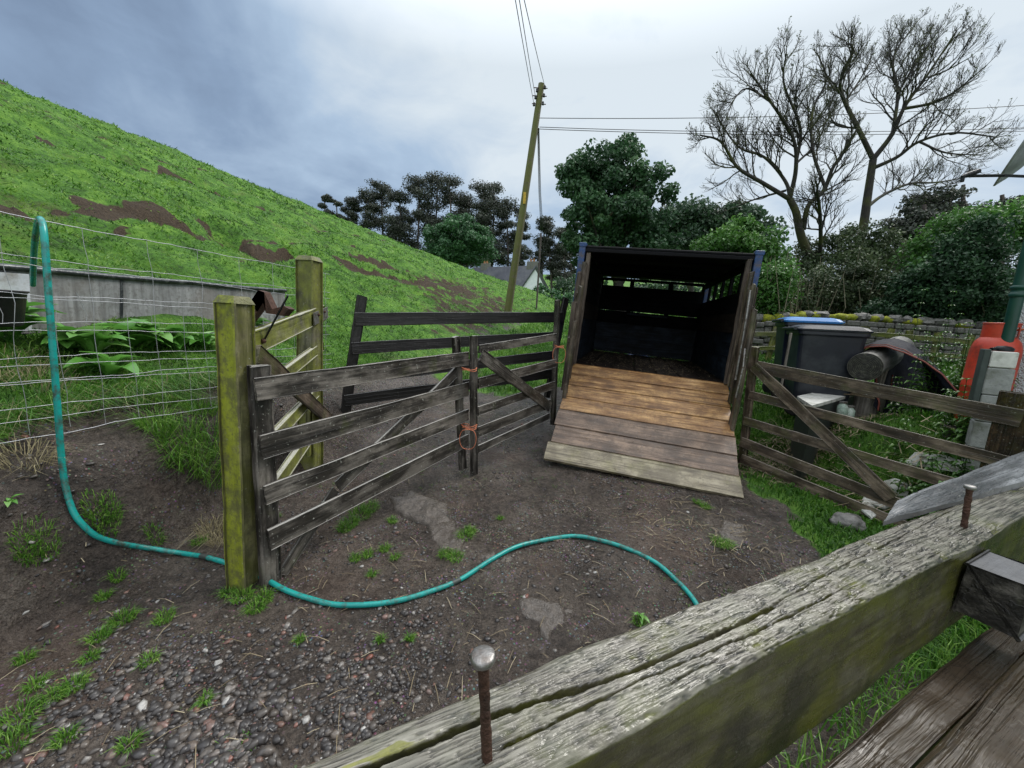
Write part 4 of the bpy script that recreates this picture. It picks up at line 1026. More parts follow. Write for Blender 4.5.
def log_and_post():
    a=V(865,367,3.95); b=V(899,346,4.9)
    t=thing('log_trestle','thick round log resting across short grey posts behind the right hurdle','log',a)
    ax=nrm(b-a); m=MB(); n=28; q=np.array([a+(b-a)*f+np.array([0,0,-.02*f]) for f in np.linspace(0,1,n)])
    r=.145+.008*np.array([vnoise(i*.5,3.) for i in range(n)]); r[0]*=.96
    tube(m,q,r,26); 
    LOGM=NT('cut_log'); g=LOGM.attr('gc').outputs['Vector']; P=LOGM.pos()
    f=LOGM.noise(LOGM.map(g,(2,26,26)),1,5,.65); c=LOGM.ramp(f,[(.3,(.06,.057,.05)),(.55,(.17,.165,.15)),(.75,(.30,.30,.28))]); LG=LOGM.fin(c,.6,LOGM.bump(f,.6,.01))
    obj('log',m,LG,t,smooth=True)
    E=NT('dark_log_end'); P=E.pos(); 
    vm=E.N('ShaderNodeVectorMath',operation='DISTANCE'); E.L(P,vm.inputs[0]); vm.inputs[1].default_value=tuple(a)
    w=E.math('SINE',E.math('MULTIPLY',vm.outputs['Value'],420)); nn=E.noise(P,25,5,.7)
    c=E.ramp(E.math('ADD',E.math('MULTIPLY',w,.06),nn),[(.35,(.010,.010,.009)),(.55,(.035,.036,.028)),(.72,(.11,.115,.08))])
    EM=E.fin(c,.6,E.bump(w,.4,.003,E.bump(nn,.6,.01)))
    m=MB(); lathe(m,a-ax*.004,-ax,[(.139,-.012),(.139,0),(.11,.003),(.07,.002),(.0001,.004)],26); obj('cut_end',m,EM,t)
    for (u,v,y) in ((868,392,4.13),):
        tp=V(873,385,y); bt=tp.copy(); bt[0]-=.02; bt[2]=gz(tp)-.1
        m=MB(); tube(m,np.array([tp*(1-f)+bt*f for f in np.linspace(0,1,12)]),.125+.006*np.array([vnoise(i*.7,9.) for i in range(12)]),20); obj('post',m,W_GREY,t,smooth=True)
        m=MB(); board(m,V(884,368,y-.14),V(876,395,y-.1),(1,.3,0),.07,.05); obj('cleat',m,W_GREY,t)
    tp=a+(b-a)*.93; m=MB(); bt=tp.copy(); bt[2]=gz(tp)-.1; tp=tp-np.array([0,0,.1]); tube(m,np.array([tp,bt]),.11,16); obj('post',m,W_GREY,t,smooth=True)
    # cloth thrown over it
    U=np.cross(ax,[0,0,1]); U=nrm(U)   # to the right of the log
    nu,nv=60,90; S,K=np.meshgrid(np.linspace(0,1,nu),np.linspace(0,1,nv),indexing='ij')
    # profile in (side, up): from left hang over the top down to the right and out
    prof=np.array([(-.19,-.16),(-.18,.02),(-.13,.125),(-.03,.18),(.09,.19),(.20,.15),(.27,.08),(.33,-.02),(.37,-.14),(.40,-.28),(.42,-.42)])
    pr=np.stack([np.interp(K,np.linspace(0,1,len(prof)),prof[:,i]) for i in(0,1)],-1)
    al=.10+S*.62+.05*np.sin(K*5)
    base=a+ax*al[...,None]
    flare=sstep(.35,1,K)
    fold=flare*(.050*np.sin(S*26+K*2+2*vnoise(S*3,K*2))+.03*fbm(S*6,K*3,2.,3))+.010*fbm(S*12,K*12,2.,3)
    side=pr[...,0]*(1+.0*S)+fold+.06*flare*np.sin(S*3)
    upv=pr[...,1]+.012*fbm(S*9,K*8,5.,3)+.04*np.sin(S*3.1)*(K<.6)*.5
    # front hem droops toward the camera side
    pos=base+U*side[...,None]+np.array([0,0,1.])*upv[...,None]-np.array([.0,1,0])*(flare*(1-S)*.42)[...,None]
    gmin=H0(pos[...,0],pos[...,1])+.01; pos[...,2]=np.maximum(pos[...,2],gmin+.02*np.abs(fold)*10)
    i=np.arange(nu-1)[:,None]; j=np.arange(nv-1)[None,:]
    f=np.stack([i*nv+j,(i+1)*nv+j,(i+1)*nv+j+1,i*nv+j+1],-1).reshape(-1,4)
    m=MB(); m.add(pos.reshape(-1,3),f)
    ct=thing('old_coat','navy black waterproof coat with red piping thrown over the log','coat',a+ax*.5)
    obj('cloth',m,CLOTH,ct,smooth=True)
    # the part of the coat hanging off the log towards the hurdle
    tp=[(871,356,4.02),(880,343,4.2),(893,338,4.45),(908,343,4.45),(924,358,4.4),(937,378,4.35),(948,402,4.3)]
    bt=[(871,404,3.98),(880,425,3.95),(890,440,3.93),(902,446,3.92),(916,446,3.95),(930,440,4.0),(944,428,4.08)]
    TP=np.array([V(*q) for q in tp]);BT=np.array([V(*q) for q in bt]); nu,nv=90,50; S,K=np.meshgrid(np.linspace(0,1,nu),np.linspace(0,1,nv),indexing='ij'); xs=np.linspace(0,1,7)
    A_=np.stack([np.interp(S,xs,TP[:,i]) for i in range(3)],-1); B_=np.stack([np.interp(S,xs,BT[:,i]) for i in range(3)],-1)
    pp=A_*(1-K[...,None])+B_*K[...,None]; fo=(.045*np.sin(S*21+2.5*vnoise(S*3,K*2)+K*1.5)+.03*fbm(S*8,K*5,7.,3))*(.25+.75*K)
    pp=pp+np.array([.25,-1,0])*fo[...,None]+np.array([0,0,1.])*(.03*fbm(S*7,K*4,9.,3)*(K>.02))[...,None]
    i=np.arange(nu-1)[:,None]; j=np.arange(nv-1)[None,:]
    m=MB(); m.add(pp.reshape(-1,3),np.stack([i*nv+j,(i+1)*nv+j,(i+1)*nv+j+1,i*nv+j+1],-1).reshape(-1,4)); obj('cloth_skirt',m,CLOTH,ct,smooth=True)
    m=MB(); tube(m,pp[3]+np.array([0,-.012,0]),.008,6); tube(m,pp[30,18:]+np.array([0,-.012,0]),.007,6); obj('piping',m,CLOTHR,ct,smooth=True)
    m=MB(); e=pos[0]+np.array([0,-.004,.004]); tube(m,e[8:],.007,6); tube(m,(pos[6]+np.array([-.0,-.006,.010]))[5:60],.005,6); obj('piping',m,CLOTHR,ct,smooth=True)
    m=MB(); pts=[V(884,415,3.85),V(900,425,3.8),V(915,440,3.72),V(926,447,3.7)]; tube(m,np.array(pts),np.array([.05,.06,.05,.03]),10); obj('sleeve',m,CLOTH,ct,smooth=True)
log_and_post()
def white_table():
    q=[V(797,396,3.95),V(836,388,4.5),V(860,391.5,4.35),V(812,405.5,3.72)]
    c=sum(q)/4; z=c[2]; P=[np.array([p[0],p[1],z]) for p in q]
    P=[ZP(797,396,z),ZP(836,388,z),ZP(860,392,z),ZP(812,405.5,z)]
    t=thing('old_fridge','scrap white fridge lying on its back behind the right hurdle, sticks on its lid','fridge',np.array([c[0],c[1],z-.4]))
    m=MB(); v=np.array(P+[p-np.array([0,0,.03]) for p in P]); m.add(v,[(3,2,1,0),(4,5,6,7)]+[(i,(i+1)%4,4+(i+1)%4,4+i) for i in range(4)]); obj('lid',m,WHITE,t)
    g=min(gz(p) for p in P)-.05
    Q=[p*.94+c*.06 for p in P]; 
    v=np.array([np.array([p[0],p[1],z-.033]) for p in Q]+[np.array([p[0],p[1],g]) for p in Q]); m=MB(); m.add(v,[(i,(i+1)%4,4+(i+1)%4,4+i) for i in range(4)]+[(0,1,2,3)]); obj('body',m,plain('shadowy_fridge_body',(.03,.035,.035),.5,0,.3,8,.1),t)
    m=MB()
    for k in range(9):
        a=V(834+k*2.2,389.0+k*.3,4.2+.02*k); a[2]=z+.012+.006*(k%3); b=a+np.array([.16+.03*(k%4),-.32+.05*(k%3),.01]); tube(m,np.array([a,(a+b)/2+np.array([0,0,.01]),b]),.006,6)
    obj('sticks',m,STRAWM,label='handful of thin yellow sticks lying on the scrap white fridge',cat='sticks')
    gm=plain('pale_green_glass_jar',(.30,.40,.33),.15,0,.3,30,.1,(.5,.55,.5),20)
    m=MB()
    for k,(px,py) in enumerate(((841,406),(848,410))):
        c=V(px,py+10,3.85); lathe(m,c,(0,0,1),[(.0001,0),(.04,0),(.045,.02),(.045,.10),(.03,.12),(.03,.135),(.0001,.135)],16)
        tt=thing('glass_jar','dusty pale green glass jar beside the log post, '+('left one' if k==0 else 'right one'),'jar',c,'glass jars by the log post'); 
        obj('body',m,gm,tt,smooth=True); mm=MB(); lathe(mm,c+np.array([0,0,.13]),(0,0,1),[(.033,0),(.034,.018),(.0001,.019)],16); obj('lid',mm,STEEL,tt); m=MB()
white_table()
def gas():
    c=V(989,370,3.2); top=V(989,322,3.2)[2]; z0=top-.86; R=.140; Ht=top-z0; b=np.array([c[0],c[1],z0])
    t=thing('gas_bottle','tall red gas bottle with a handled collar against the white house wall','gas bottle',b)
    ax=np.array([0.02,.0,1]); sh=Ht-.20
    pr=[(.0001,.03),(.12,.02),(R*.93,.06),(R,.14),(R,sh*.5),(R+.004,sh*.5+.01),(R,sh*.5+.02),(R,sh-.04),(R*.97,sh),(R*.88,sh+.045),(R*.70,sh+.08),(R*.45,sh+.10),(.04,sh+.108),(.0001,sh+.11)]
    m=MB(); lathe(m,b,ax,pr,44); obj('body',m,REDG,t,smooth=True)
    # collar with hand holes
    m=MB(); rc=.10; n=48; a=np.linspace(0,2*math.pi,n,endpoint=False); zz=[sh+.06,sh+.085,sh+.165,sh+.19]
    for th,rr in((0,rc),(1,rc-.006)):
        v=np.array([b+ax*z+np.array([rr*math.cos(q),rr*math.sin(q),0]) for z in zz for q in a]); f=[]
        for i in range(3):
            for j in range(n):
                hole=(i==1 and ((30<=j<=39) or (44<=j<=47) or (8<=j<=16)) and j not in(38,39))
                if not hole: f.append((i*n+j,i*n+(j+1)%n,(i+1)*n+(j+1)%n,(i+1)*n+j))
        m.add(v,f)
    q=np.array([b+ax*(sh+.19)+np.array([(rc-.003)*math.cos(x),(rc-.003)*math.sin(x),0]) for x in np.append(a,a[0])]); tube(m,q,.007,8)
    obj('collar',m,REDG,t,smooth=False)
    m=MB(); lathe(m,b+ax*(sh+.10),(0,0,1),[(.03,0),(.03,.03),(.018,.035),(.018,.07),(.028,.072),(.028,.085),(.0001,.086)],14); tube(m,np.array([b+ax*(sh+.14),b+ax*(sh+.14)+np.array([.06,-.03,0])]),.014,8); obj('valve',m,plain('brass',(.30,.20,.07),.35,.8,.2,20),t)
    # white label patch
    m=MB(); aa=np.radians(np.linspace(210,272,14)); 
    v=np.array([b+ax*z+np.array([(R+.003)*math.cos(q),(R+.003)*math.sin(q),0]) for z in(sh-.30,sh-.20) for q in aa]); m.add(v,[(j,j+1,14+j+1,14+j) for j in range(13)]); obj('label_patch',m,WHITE,t)
    m=MB(); p=b+ax*(sh+.14); q=[p+np.array([.05,-.03,.0]),p+np.array([.11,-.07,.015]),p+np.array([.145,-.11,-.02]),p+np.array([.155,-.14,-.09]),p+np.array([.13,-.19,-.14]),p+np.array([.09,-.22,-.17])]
    tube(m,np.array(q),.009,8); obj('gas_hose',m,ORG,t,smooth=True)
    m=MB(); h0=z0-gz(c)+.1; box(m,np.array([c[0],c[1],z0-h0/2]),.42,.42,h0,(.8,-.6,0),(.6,.8,0),(0,0,1),bev=.01); obj('stone_plinth',m,STONE,label='low concrete plinth hidden by weeds under the red gas bottle',cat='plinth')
    # grey blocks stacked before it
    c=V(998,372,2.86); zt=V(998,351,2.86)[2]; X=nrm([.75,-.66,0]);Y=np.array([-X[1],X[0],0])
    t2=thing('concrete_block_stack','grey block pillar with a dark side standing in front of the red gas bottle','blocks',np.array([c[0],c[1],gz(c)]))
    h=zt-gz(c)+.05; hh=[.12,.20,.20,.20,.3,.3]; z=zt
    for i,q in enumerate(hh):
        if z<gz(c): break
        m=MB(); box(m,np.array([c[0],c[1],z-q/2]),.125+.006*(i%2),.15,q-.004,X,Y,(0,0,1),bev=.006); obj('block',m,WHITE if i==0 else CONC,t2); z-=q
    m=MB(); box(m,np.array([c[0],c[1],zt-.2])-X*.083,.035,.145,.42,X,Y,(0,0,1),bev=.004); obj('dark_side_face',m,DKPL,t2)  # thin dark slab making the pillar's left face darker than the rest
    m=MB(); p=np.array([c[0],c[1],zt])+X*.0; lathe(m,p,(0,0,1),[(.05,0),(.052,.02),(.035,.035),(.0001,.04)],18); tube(m,np.array([p+np.array([-.06,0,.015]),p+np.array([-.09,.0,.01])]),.012,8); obj('gas_regulator',m,BLACKST,label='black gas regulator sitting on top of the grey block pillar',cat='regulator',smooth=True)
gas()
def house():
    c=V(1013,345,3.22)[:2]; a=nrm(np.array([.60,-.80])); b=nrm(np.array([.815,.58]))
    z0=float(H0(*c))-.3; H=4.6; La,Lb=7.,6.
    t=thing('white_house','white roughcast house whose corner stands at the right edge of the yard','house',(c[0],c[1],z0+.3))
    m=MB(); P=[c,c+a*La,c+a*La+b*Lb,c+b*Lb]
    def wall(p,q,z0,z1):
        n=30; S,T=np.meshgrid(np.linspace(0,1,n),np.linspace(0,1,16),indexing='ij'); x=p[0]*(1-S)+q[0]*S; y=p[1]*(1-S)+q[1]*S; z=z0+(z1-z0)*T
        i=np.arange(n-1)[:,None]; j=np.arange(15)[None,:]
        m.add(np.stack([x,y,z],-1).reshape(-1,3),np.stack([i*16+j,(i+1)*16+j,(i+1)*16+j+1,i*16+j+1],-1).reshape(-1,4))
    for i in range(4): wall(P[i],P[(i+1)%4],z0,z0+H)
    obj('wall',m,HARL,t)
    m=MB(); oh=.12; cc=sum(P)/4; E=[p+(p-cc)/np.linalg.norm(p-cc)*oh for p in P]; r1=(E[0]+E[3])/2;r2=(E[1]+E[2])/2; zt=z0+H
    v=np.array([np.append(p,zt) for p in E]+[np.append(r1,zt+2.),np.append(r2,zt+2.)]); m.add(v,[(0,1,5,4),(2,3,4,5),(3,0,4),(1,2,5),(3,2,1,0)]); obj('roof',m,SLATE,t)
    # window and door on the yard side, out of frame to the right
    for s,w_,zb,zt_,nm in((2.6,.95,1.2,2.4,'window'),(4.6,.95,.1,2.2,'door')):
        n=np.array([a[1],-a[0]]); 
        if np.dot(n,c)>0:n=-n
        p=c+a*s+n*.02; mm=MB(); box(mm,np.array([p[0],p[1],z0+.3+(zb+zt_)/2]),w_,.06,zt_-zb,np.append(a,0),np.append(n,0),(0,0,1),bev=.01); o=obj(nm,mm,PIPE if nm=='door' else WHITE,t)
        if nm=='window':
            mm=MB(); p=p+n*.035; box(mm,np.array([p[0],p[1],z0+.3+(zb+zt_)/2]),w_-.12,.01,zt_-zb-.12,np.append(a,0),np.append(n,0),(0,0,1)); obj('pane',mm,plain('dark_glass',(.03,.04,.05),.08,0,.1,3),o)
    # drainpipe
    pc=V(1016,302,3.12)[:2]; m=MB(); r=.038
    pp=np.array([[pc[0],pc[1],z] for z in np.linspace(z0+.25,z0+H-.1,20)]); tube(m,pp,r,16)
    dp=obj('drainpipe',m,PIPE,t,smooth=True)
    m=MB(); zc=V(1021,291,3.12)[2]
    for z in (zc,): lathe(m,(pc[0],pc[1],z-.05),(0,0,1),[(r+.002,0),(r+.010,.004),(r+.010,.03),(r+.004,.035),(r+.004,.06),(r+.012,.064),(r+.012,.085),(r,.09)],18)
    obj('pipe_collar',m,PIPE,dp,smooth=True)
    # satellite dish
    D=2.3; ctr=V(1043,144,D+.05)
    t2=thing('satellite_dish','pale grey satellite dish seen edge on, its arm reaching left from the house','satellite dish',ctr)
    m=MB(); ax=nrm(np.array([-.62,.60,.30])); R=.215
    prof=[(R*q,.075*(q*q)) for q in np.linspace(0.001,1,10)]; lathe(m,ctr,ax,prof+[(R+.006,.078),(R+.004,.070)]+[(R*q,.075*(q*q)-.006) for q in np.linspace(.98,0.001,8)],40); obj('dish',m,DISH,t2,smooth=True)
    m=MB(); l=V(966,176,D); k=V(1003,175.5,D); k2=V(1040,177,D+.1); tube(m,np.array([l,k,k2]),.008,8); tube(m,np.array([k2,ctr-ax*.02]),.012,8); tube(m,np.array([ctr-ax*.02,V(1080,165,2.0)]),.018,8); obj('arm',m,BLACKST,t2)
    m=MB(); l1=V(979,171,D); l0=V(963,176.5,D); tube(m,np.array([l1,l1*.3+l0*.7,l0,l0-np.array([0,0,.028])]),np.array([.012,.013,.010,.009]),10); obj('receiver_head',m,BLACKST,t2)
house()
# white plastic scraps, sticks
def sheetpiece(label,pts,Y=None,up=.02,mat=WHITE,name='white_plastic_sheet',cat='plastic sheet'):
    P=[GP(*p,up) for p in pts]; c=sum(P)/len(P); n=len(P); m=MB(); v=[c+np.array([0,0,.03])]+P+[p-np.array([0,0,.015]) for p in P]
    m.add(np.array(v),[(0,1+i,1+(i+1)%n) for i in range(n)]+[(1+i,1+(i+1)%n,1+n+(i+1)%n,1+n+i) for i in range(n)]); obj(name,m,mat,label=label,cat=cat,group='white plastic scraps under the right hurdle')
sheetpiece('crumpled white plastic sheet lying under the brace of the right hurdle',[(862,500),(872,484),(895,478),(912,484),(905,500),(885,508)],up=.05)
sheetpiece('long strip of white plastic on the grass behind the lower rails of the right hurdle',[(905,462),(915,452),(945,455),(968,463),(960,471),(930,466)],up=.08)
sheetpiece('small bent white plastic scrap beside the grey rock',[(858,506),(866,499),(880,512),(872,518)],up=.05)
def rock(label,px,py,rx,ry,rz,mat=STONE,yaw=0,up=0,name='rock',group=None,cat='rock',amp=.25,fr=1.6,n1=40,n2=24,flat=0,lab=True):
    c=GP(px,py); c[2]=float(HTs(c[0],c[1]))+up; m=MB(); blob(m,c,rx,ry,rz,0,n1,n2,amp,fr,yaw=yaw,flat=flat); return obj(name,m,mat,label=label,cat=cat,group=group,smooth=True)
rock('rounded grey rock on the grass just left of the split timber board',848,527,.11,.085,.06,up=.03)
def slab(label,poly,rise,up=.0):
    """flat bedded stone: outline in plan, gently domed and pitted"""
    P=np.array([GP(*p)[:2] for p in poly]); c=P.mean(0); n=90; k=len(P)
    a=np.linspace(0,k,n,endpoint=False); i=a.astype(int)%k; f=(a-a.astype(int))[:,None]; O=P[i]*(1-f)+P[(i+1)%k]*f
    O=O+ (O-c)*(.10*fbm(np.arange(n)*.35,c[0]*9,1.,3))[:,None]
    R=22; m=MB(); v=[];
    for r in range(R+1):
        q=1.0-(r/R); p=c+(O-c)*q
        z=HTs(p[:,0],p[:,1])*0+float(H0(*c))+ (p[:,1]-c[1])*.075 + rise*(1-q**6)+.014*fbm(p[:,0]*9,p[:,1]*9,4.,4)+.006*np.abs(fbm(p[:,0]*30,p[:,1]*14,2.,3))*2-.035*(q**10)+up
        v.append(np.stack([p[:,0],p[:,1],z],-1))
    v=np.concatenate(v); ii=np.arange(R)[:,None]; j=np.arange(n)[None,:]; j2=(j+1)%n
    m.add(v,np.stack([ii*n+j,ii*n+j2,(ii+1)*n+j2,(ii+1)*n+j],-1).reshape(-1,4)); obj('embedded_stone',m,SLABM,label=label,cat='flat stone',group='flat stones bedded in the yard mud',smooth=True)
slab('pale flat stone bedded in mud straight below the hose curve',[(513,600),(530,597),(560,603),(578,612),(575,625),(556,632),(549,645),(540,640),(535,625),(518,617)],.014,.004)
slab('long worn flat stone left of the hose bend beside grass tufts',[(388,497),(410,489),(430,497),(450,503),(452,520),(440,532),(412,520),(395,512)],.011,.002)
slab('flat stone touching the hose where it starts to rise right',[(425,525),(455,518),(468,540),(462,553),(440,552),(430,543)],.011,.002)
slab('small flat stone lying under the hose near the yard centre',[(478,556),(500,549),(517,556),(512,572),(492,575),(480,568)],.011,.002)
slab('flat grey stone near the right-hand grass edge below the ramp',[(722,520),(745,524),(752,540),(742,552),(725,545),(715,532)],.011,.002)
# ================================================================ GRAVEL, GRASS, PLANTS
ICO_V=None
def ico():
    p=(1+5**.5)/2; v=np.array([(-1,p,0),(1,p,0),(-1,-p,0),(1,-p,0),(0,-1,p),(0,1,p),(0,-1,-p),(0,1,-p),(p,0,-1),(p,0,1),(-p,0,-1),(-p,0,1)])/math.hypot(1,p)
    f=np.array([(0,11,5),(0,5,1),(0,1,7),(0,7,10),(0,10,11),(1,5,9),(5,11,4),(11,10,2),(10,7,6),(7,1,8),(3,9,4),(3,4,2),(3,2,6),(3,6,8),(3,8,9),(4,9,5),(2,4,11),(6,2,10),(8,6,7),(9,8,1)]); return v,f
def gravel():
    V0,F0=ico(); N=32000
    ang=RNG.uniform(-math.radians(58),math.radians(50),N*4); r=np.exp(RNG.uniform(math.log(.75),math.log(5.2),N*4)); x=r*np.sin(ang);y=r*np.cos(ang)
    g0=np.exp(-(((x+1.05)/.72)**2+((y-1.05)/.55)**2))
    pr=(.20+.80*g0)*np.clip(.42+1.7*fbm(x*2.2,y*2.2,6.,4),.06,1.3); mm=mudmask(x,y)>.6
    k=(RNG.rand(N*4)<pr)&mm&(rightcoord(x,y)<.1); x,y,g0=x[k][:N],y[k][:N],g0[k][:N]; n=len(x); print('gravel',n)
    s=(.0024+.0105*RNG.rand(n)**3.2)*(1+.6*g0)*(1+.12*np.hypot(x,y)); 
    sc=np.stack([s*RNG.uniform(.8,1.5,n),s*RNG.uniform(.6,1.1,n),s*RNG.uniform(.35,.7,n)],-1)
    a=RNG.rand(n)*6.28; v=V0[None]*(1+.19*RNG.randn(n,12,1))*sc[:,None,:]
    ca,sa=np.cos(a)[:,None],np.sin(a)[:,None]; tl=RNG.uniform(-.35,.35,n)[:,None]
    vx=v[...,0]*ca-v[...,1]*sa; vy=v[...,0]*sa+v[...,1]*ca; vz=v[...,2]+vx*tl
    z=HTs(x,y)+s*.02
    P=np.stack([vx+x[:,None],vy+y[:,None],vz+z[:,None]],-1).reshape(-1,3)
    f=(F0[None]+(np.arange(n)*12)[:,None,None]).reshape(-1,3); c=RNG.rand(n)**1.35
    m=MB(); m.add(P,f,None,np.repeat(c,12)); obj('gravel',m,GRAVELM,kind='stuff',label='small wet stones and brick bits pressed into the yard mud',cat='gravel',smooth=True)
gravel()
def blades(m,x,y,h,w,lean=.5,seg=2,c=None,z=None,cl=None):
    """arching blades rooted on the ground; cl = clump direction"""
    n=len(x); a=RNG.rand(n)*2*math.pi if cl is None else cl+RNG.randn(n)*.6; z=HTs(x,y)-.006 if z is None else z
    l=lean*RNG.uniform(.3,1.4,n); dx,dy=np.cos(a),np.sin(a); b=RNG.rand(n)*6.28; sx,sy=np.cos(b)*w/2,np.sin(b)*w/2
    pts=[]
    if seg==1:
        tx=x+dx*h*l;ty=y+dy*h*l; tz=z+h*np.clip(1-.3*l,.3,1)
        v=np.stack([np.stack([x-sx,y-sy,z],-1),np.stack([x+sx,y+sy,z],-1),np.stack([tx,ty,tz],-1)],1).reshape(-1,3)
        f=np.arange(n)[:,None]*3+np.array([[0,1,2]]); k=3
        m.add(v,f,None,np.repeat(c,k)); return
    mx=x+dx*h*l*.30; my=y+dy*h*l*.30; mz=z+h*.62
    tx=x+dx*h*l;ty=y+dy*h*l; tz=z+h*np.clip(1-.42*l,.15,1)
    v=np.stack([np.stack([x-sx,y-sy,z],-1),np.stack([x+sx,y+sy,z],-1),np.stack([mx+sx*.8,my+sy*.8,mz],-1),np.stack([mx-sx*.8,my-sy*.8,mz],-1),np.stack([tx,ty,tz],-1)],1).reshape(-1,3)
    i=np.arange(n)[:,None]*5; m.add(v,i+np.array([[0,1,2,3]]),None,np.repeat(c,5)); 
    m.f.append(i+np.array([[3,2,4]])+m.n-len(v)); m.mi.append(np.zeros(n,int))
def hillgrass():
    m=MB(); N=330000
    ang=RNG.uniform(-math.radians(60),math.radians(8),N); r=np.exp(RNG.uniform(math.log(2.0),math.log(48),N)); x=r*np.sin(ang);y=r*np.cos(ang)
    e=ecoord(x,y); mk=mudmask(x,y); k=(e>.05)&(RNG.rand(N)>mk*1.15)&(RNG.rand(N)<np.clip(.75+.9*fbm(x*.8,y*.8,13.,4),.25,1)); x,y=x[k],y[k]; r=np.hypot(x,y); n=len(x)
    cl=fbm(x*1.6,y*1.6,4.,3)
    h=(.022+.0018*r)*RNG.uniform(.6,1.3,n)*(1+1.2*np.clip(cl,-.4,.8)); w=.004+.0019*r
    c=np.clip(.50+.9*fbm(x*1.3,y*1.3,9.,4)+1.1*fbm(x*4,y*4,2.,3)+.16*RNG.randn(n),0,1); blades(m,x,y,h,w,1.0,1,c=c)
    N=60000; ang=RNG.uniform(-math.radians(60),math.radians(8),N); r=np.exp(RNG.uniform(math.log(2.6),math.log(36),N)); x=r*np.sin(ang);y=r*np.cos(ang)
    k=(ecoord(x,y)>.9)&(fbm(x*1.1,y*1.1,41.,3)>.20)&(mudmask(x,y)<.4); x,y=x[k],y[k]; r=np.hypot(x,y); n=len(x)
    blades(m,x,y,(.045+.0042*r)*RNG.uniform(.5,1.3,n),.004+.0019*r,1.1,1,c=np.clip(.28+.3*RNG.randn(n),0,1))
    N=5000; ang=RNG.uniform(-math.radians(60),math.radians(8),N); r=np.exp(RNG.uniform(math.log(3),math.log(30),N)); x=r*np.sin(ang);y=r*np.cos(ang); k=(ecoord(x,y)>.9); x,y=x[k],y[k]; r=np.hypot(x,y); n=len(x); blades(m,x,y,.02+.002*r,.010+.0026*r,1.5,1,c=np.ones(n))  # scattered pale blades stand in for small bright highlights on the turf
    print('hill blades',n); obj('hillside_grass',m,GRASSM,kind='stuff',label='short bright sheep-grazed grass covering the hillside',cat='grass')
    # far / right pasture
    m=MB(); N=150000; ang=RNG.uniform(-math.radians(8),math.radians(60),N); r=np.exp(RNG.uniform(math.log(2.2),math.log(34),N)); x=r*np.sin(ang);y=r*np.cos(ang)
    mk=mudmask(x,y); k=(ecoord(x,y)<.4)&(RNG.rand(N)>mk*1.6); x,y=x[k],y[k]; r=np.hypot(x,y); n=len(x); c=np.clip(.5+.7*fbm(x*1.3,y*1.3,2.,4)+.18*RNG.randn(n),0,1)
    h=(.045+.006*r)*RNG.uniform(.5,1.4,n); blades(m,x,y,h,.004+.0014*r,.8,2,c=c); print('past',n)
    obj('pasture_grass',m,GRASSM,kind='stuff',label='longer green grass on the right of the yard and around the trailer',cat='grass')
hillgrass()
def clump(m,px,py,n,R,h,w=.0035,lean=.9,dry=0.0):
    g=GP(px,py); a=RNG.rand(n)*6.28; r=R*np.sqrt(RNG.rand(n)); x=g[0]+r*np.cos(a);y=g[1]+r*np.sin(a)
    blades(m,x,y,h*RNG.uniform(.4,1.25,n),np.full(n,w),lean,2,c=np.clip(RNG.uniform(.35,1.,n),0,1),cl=a)
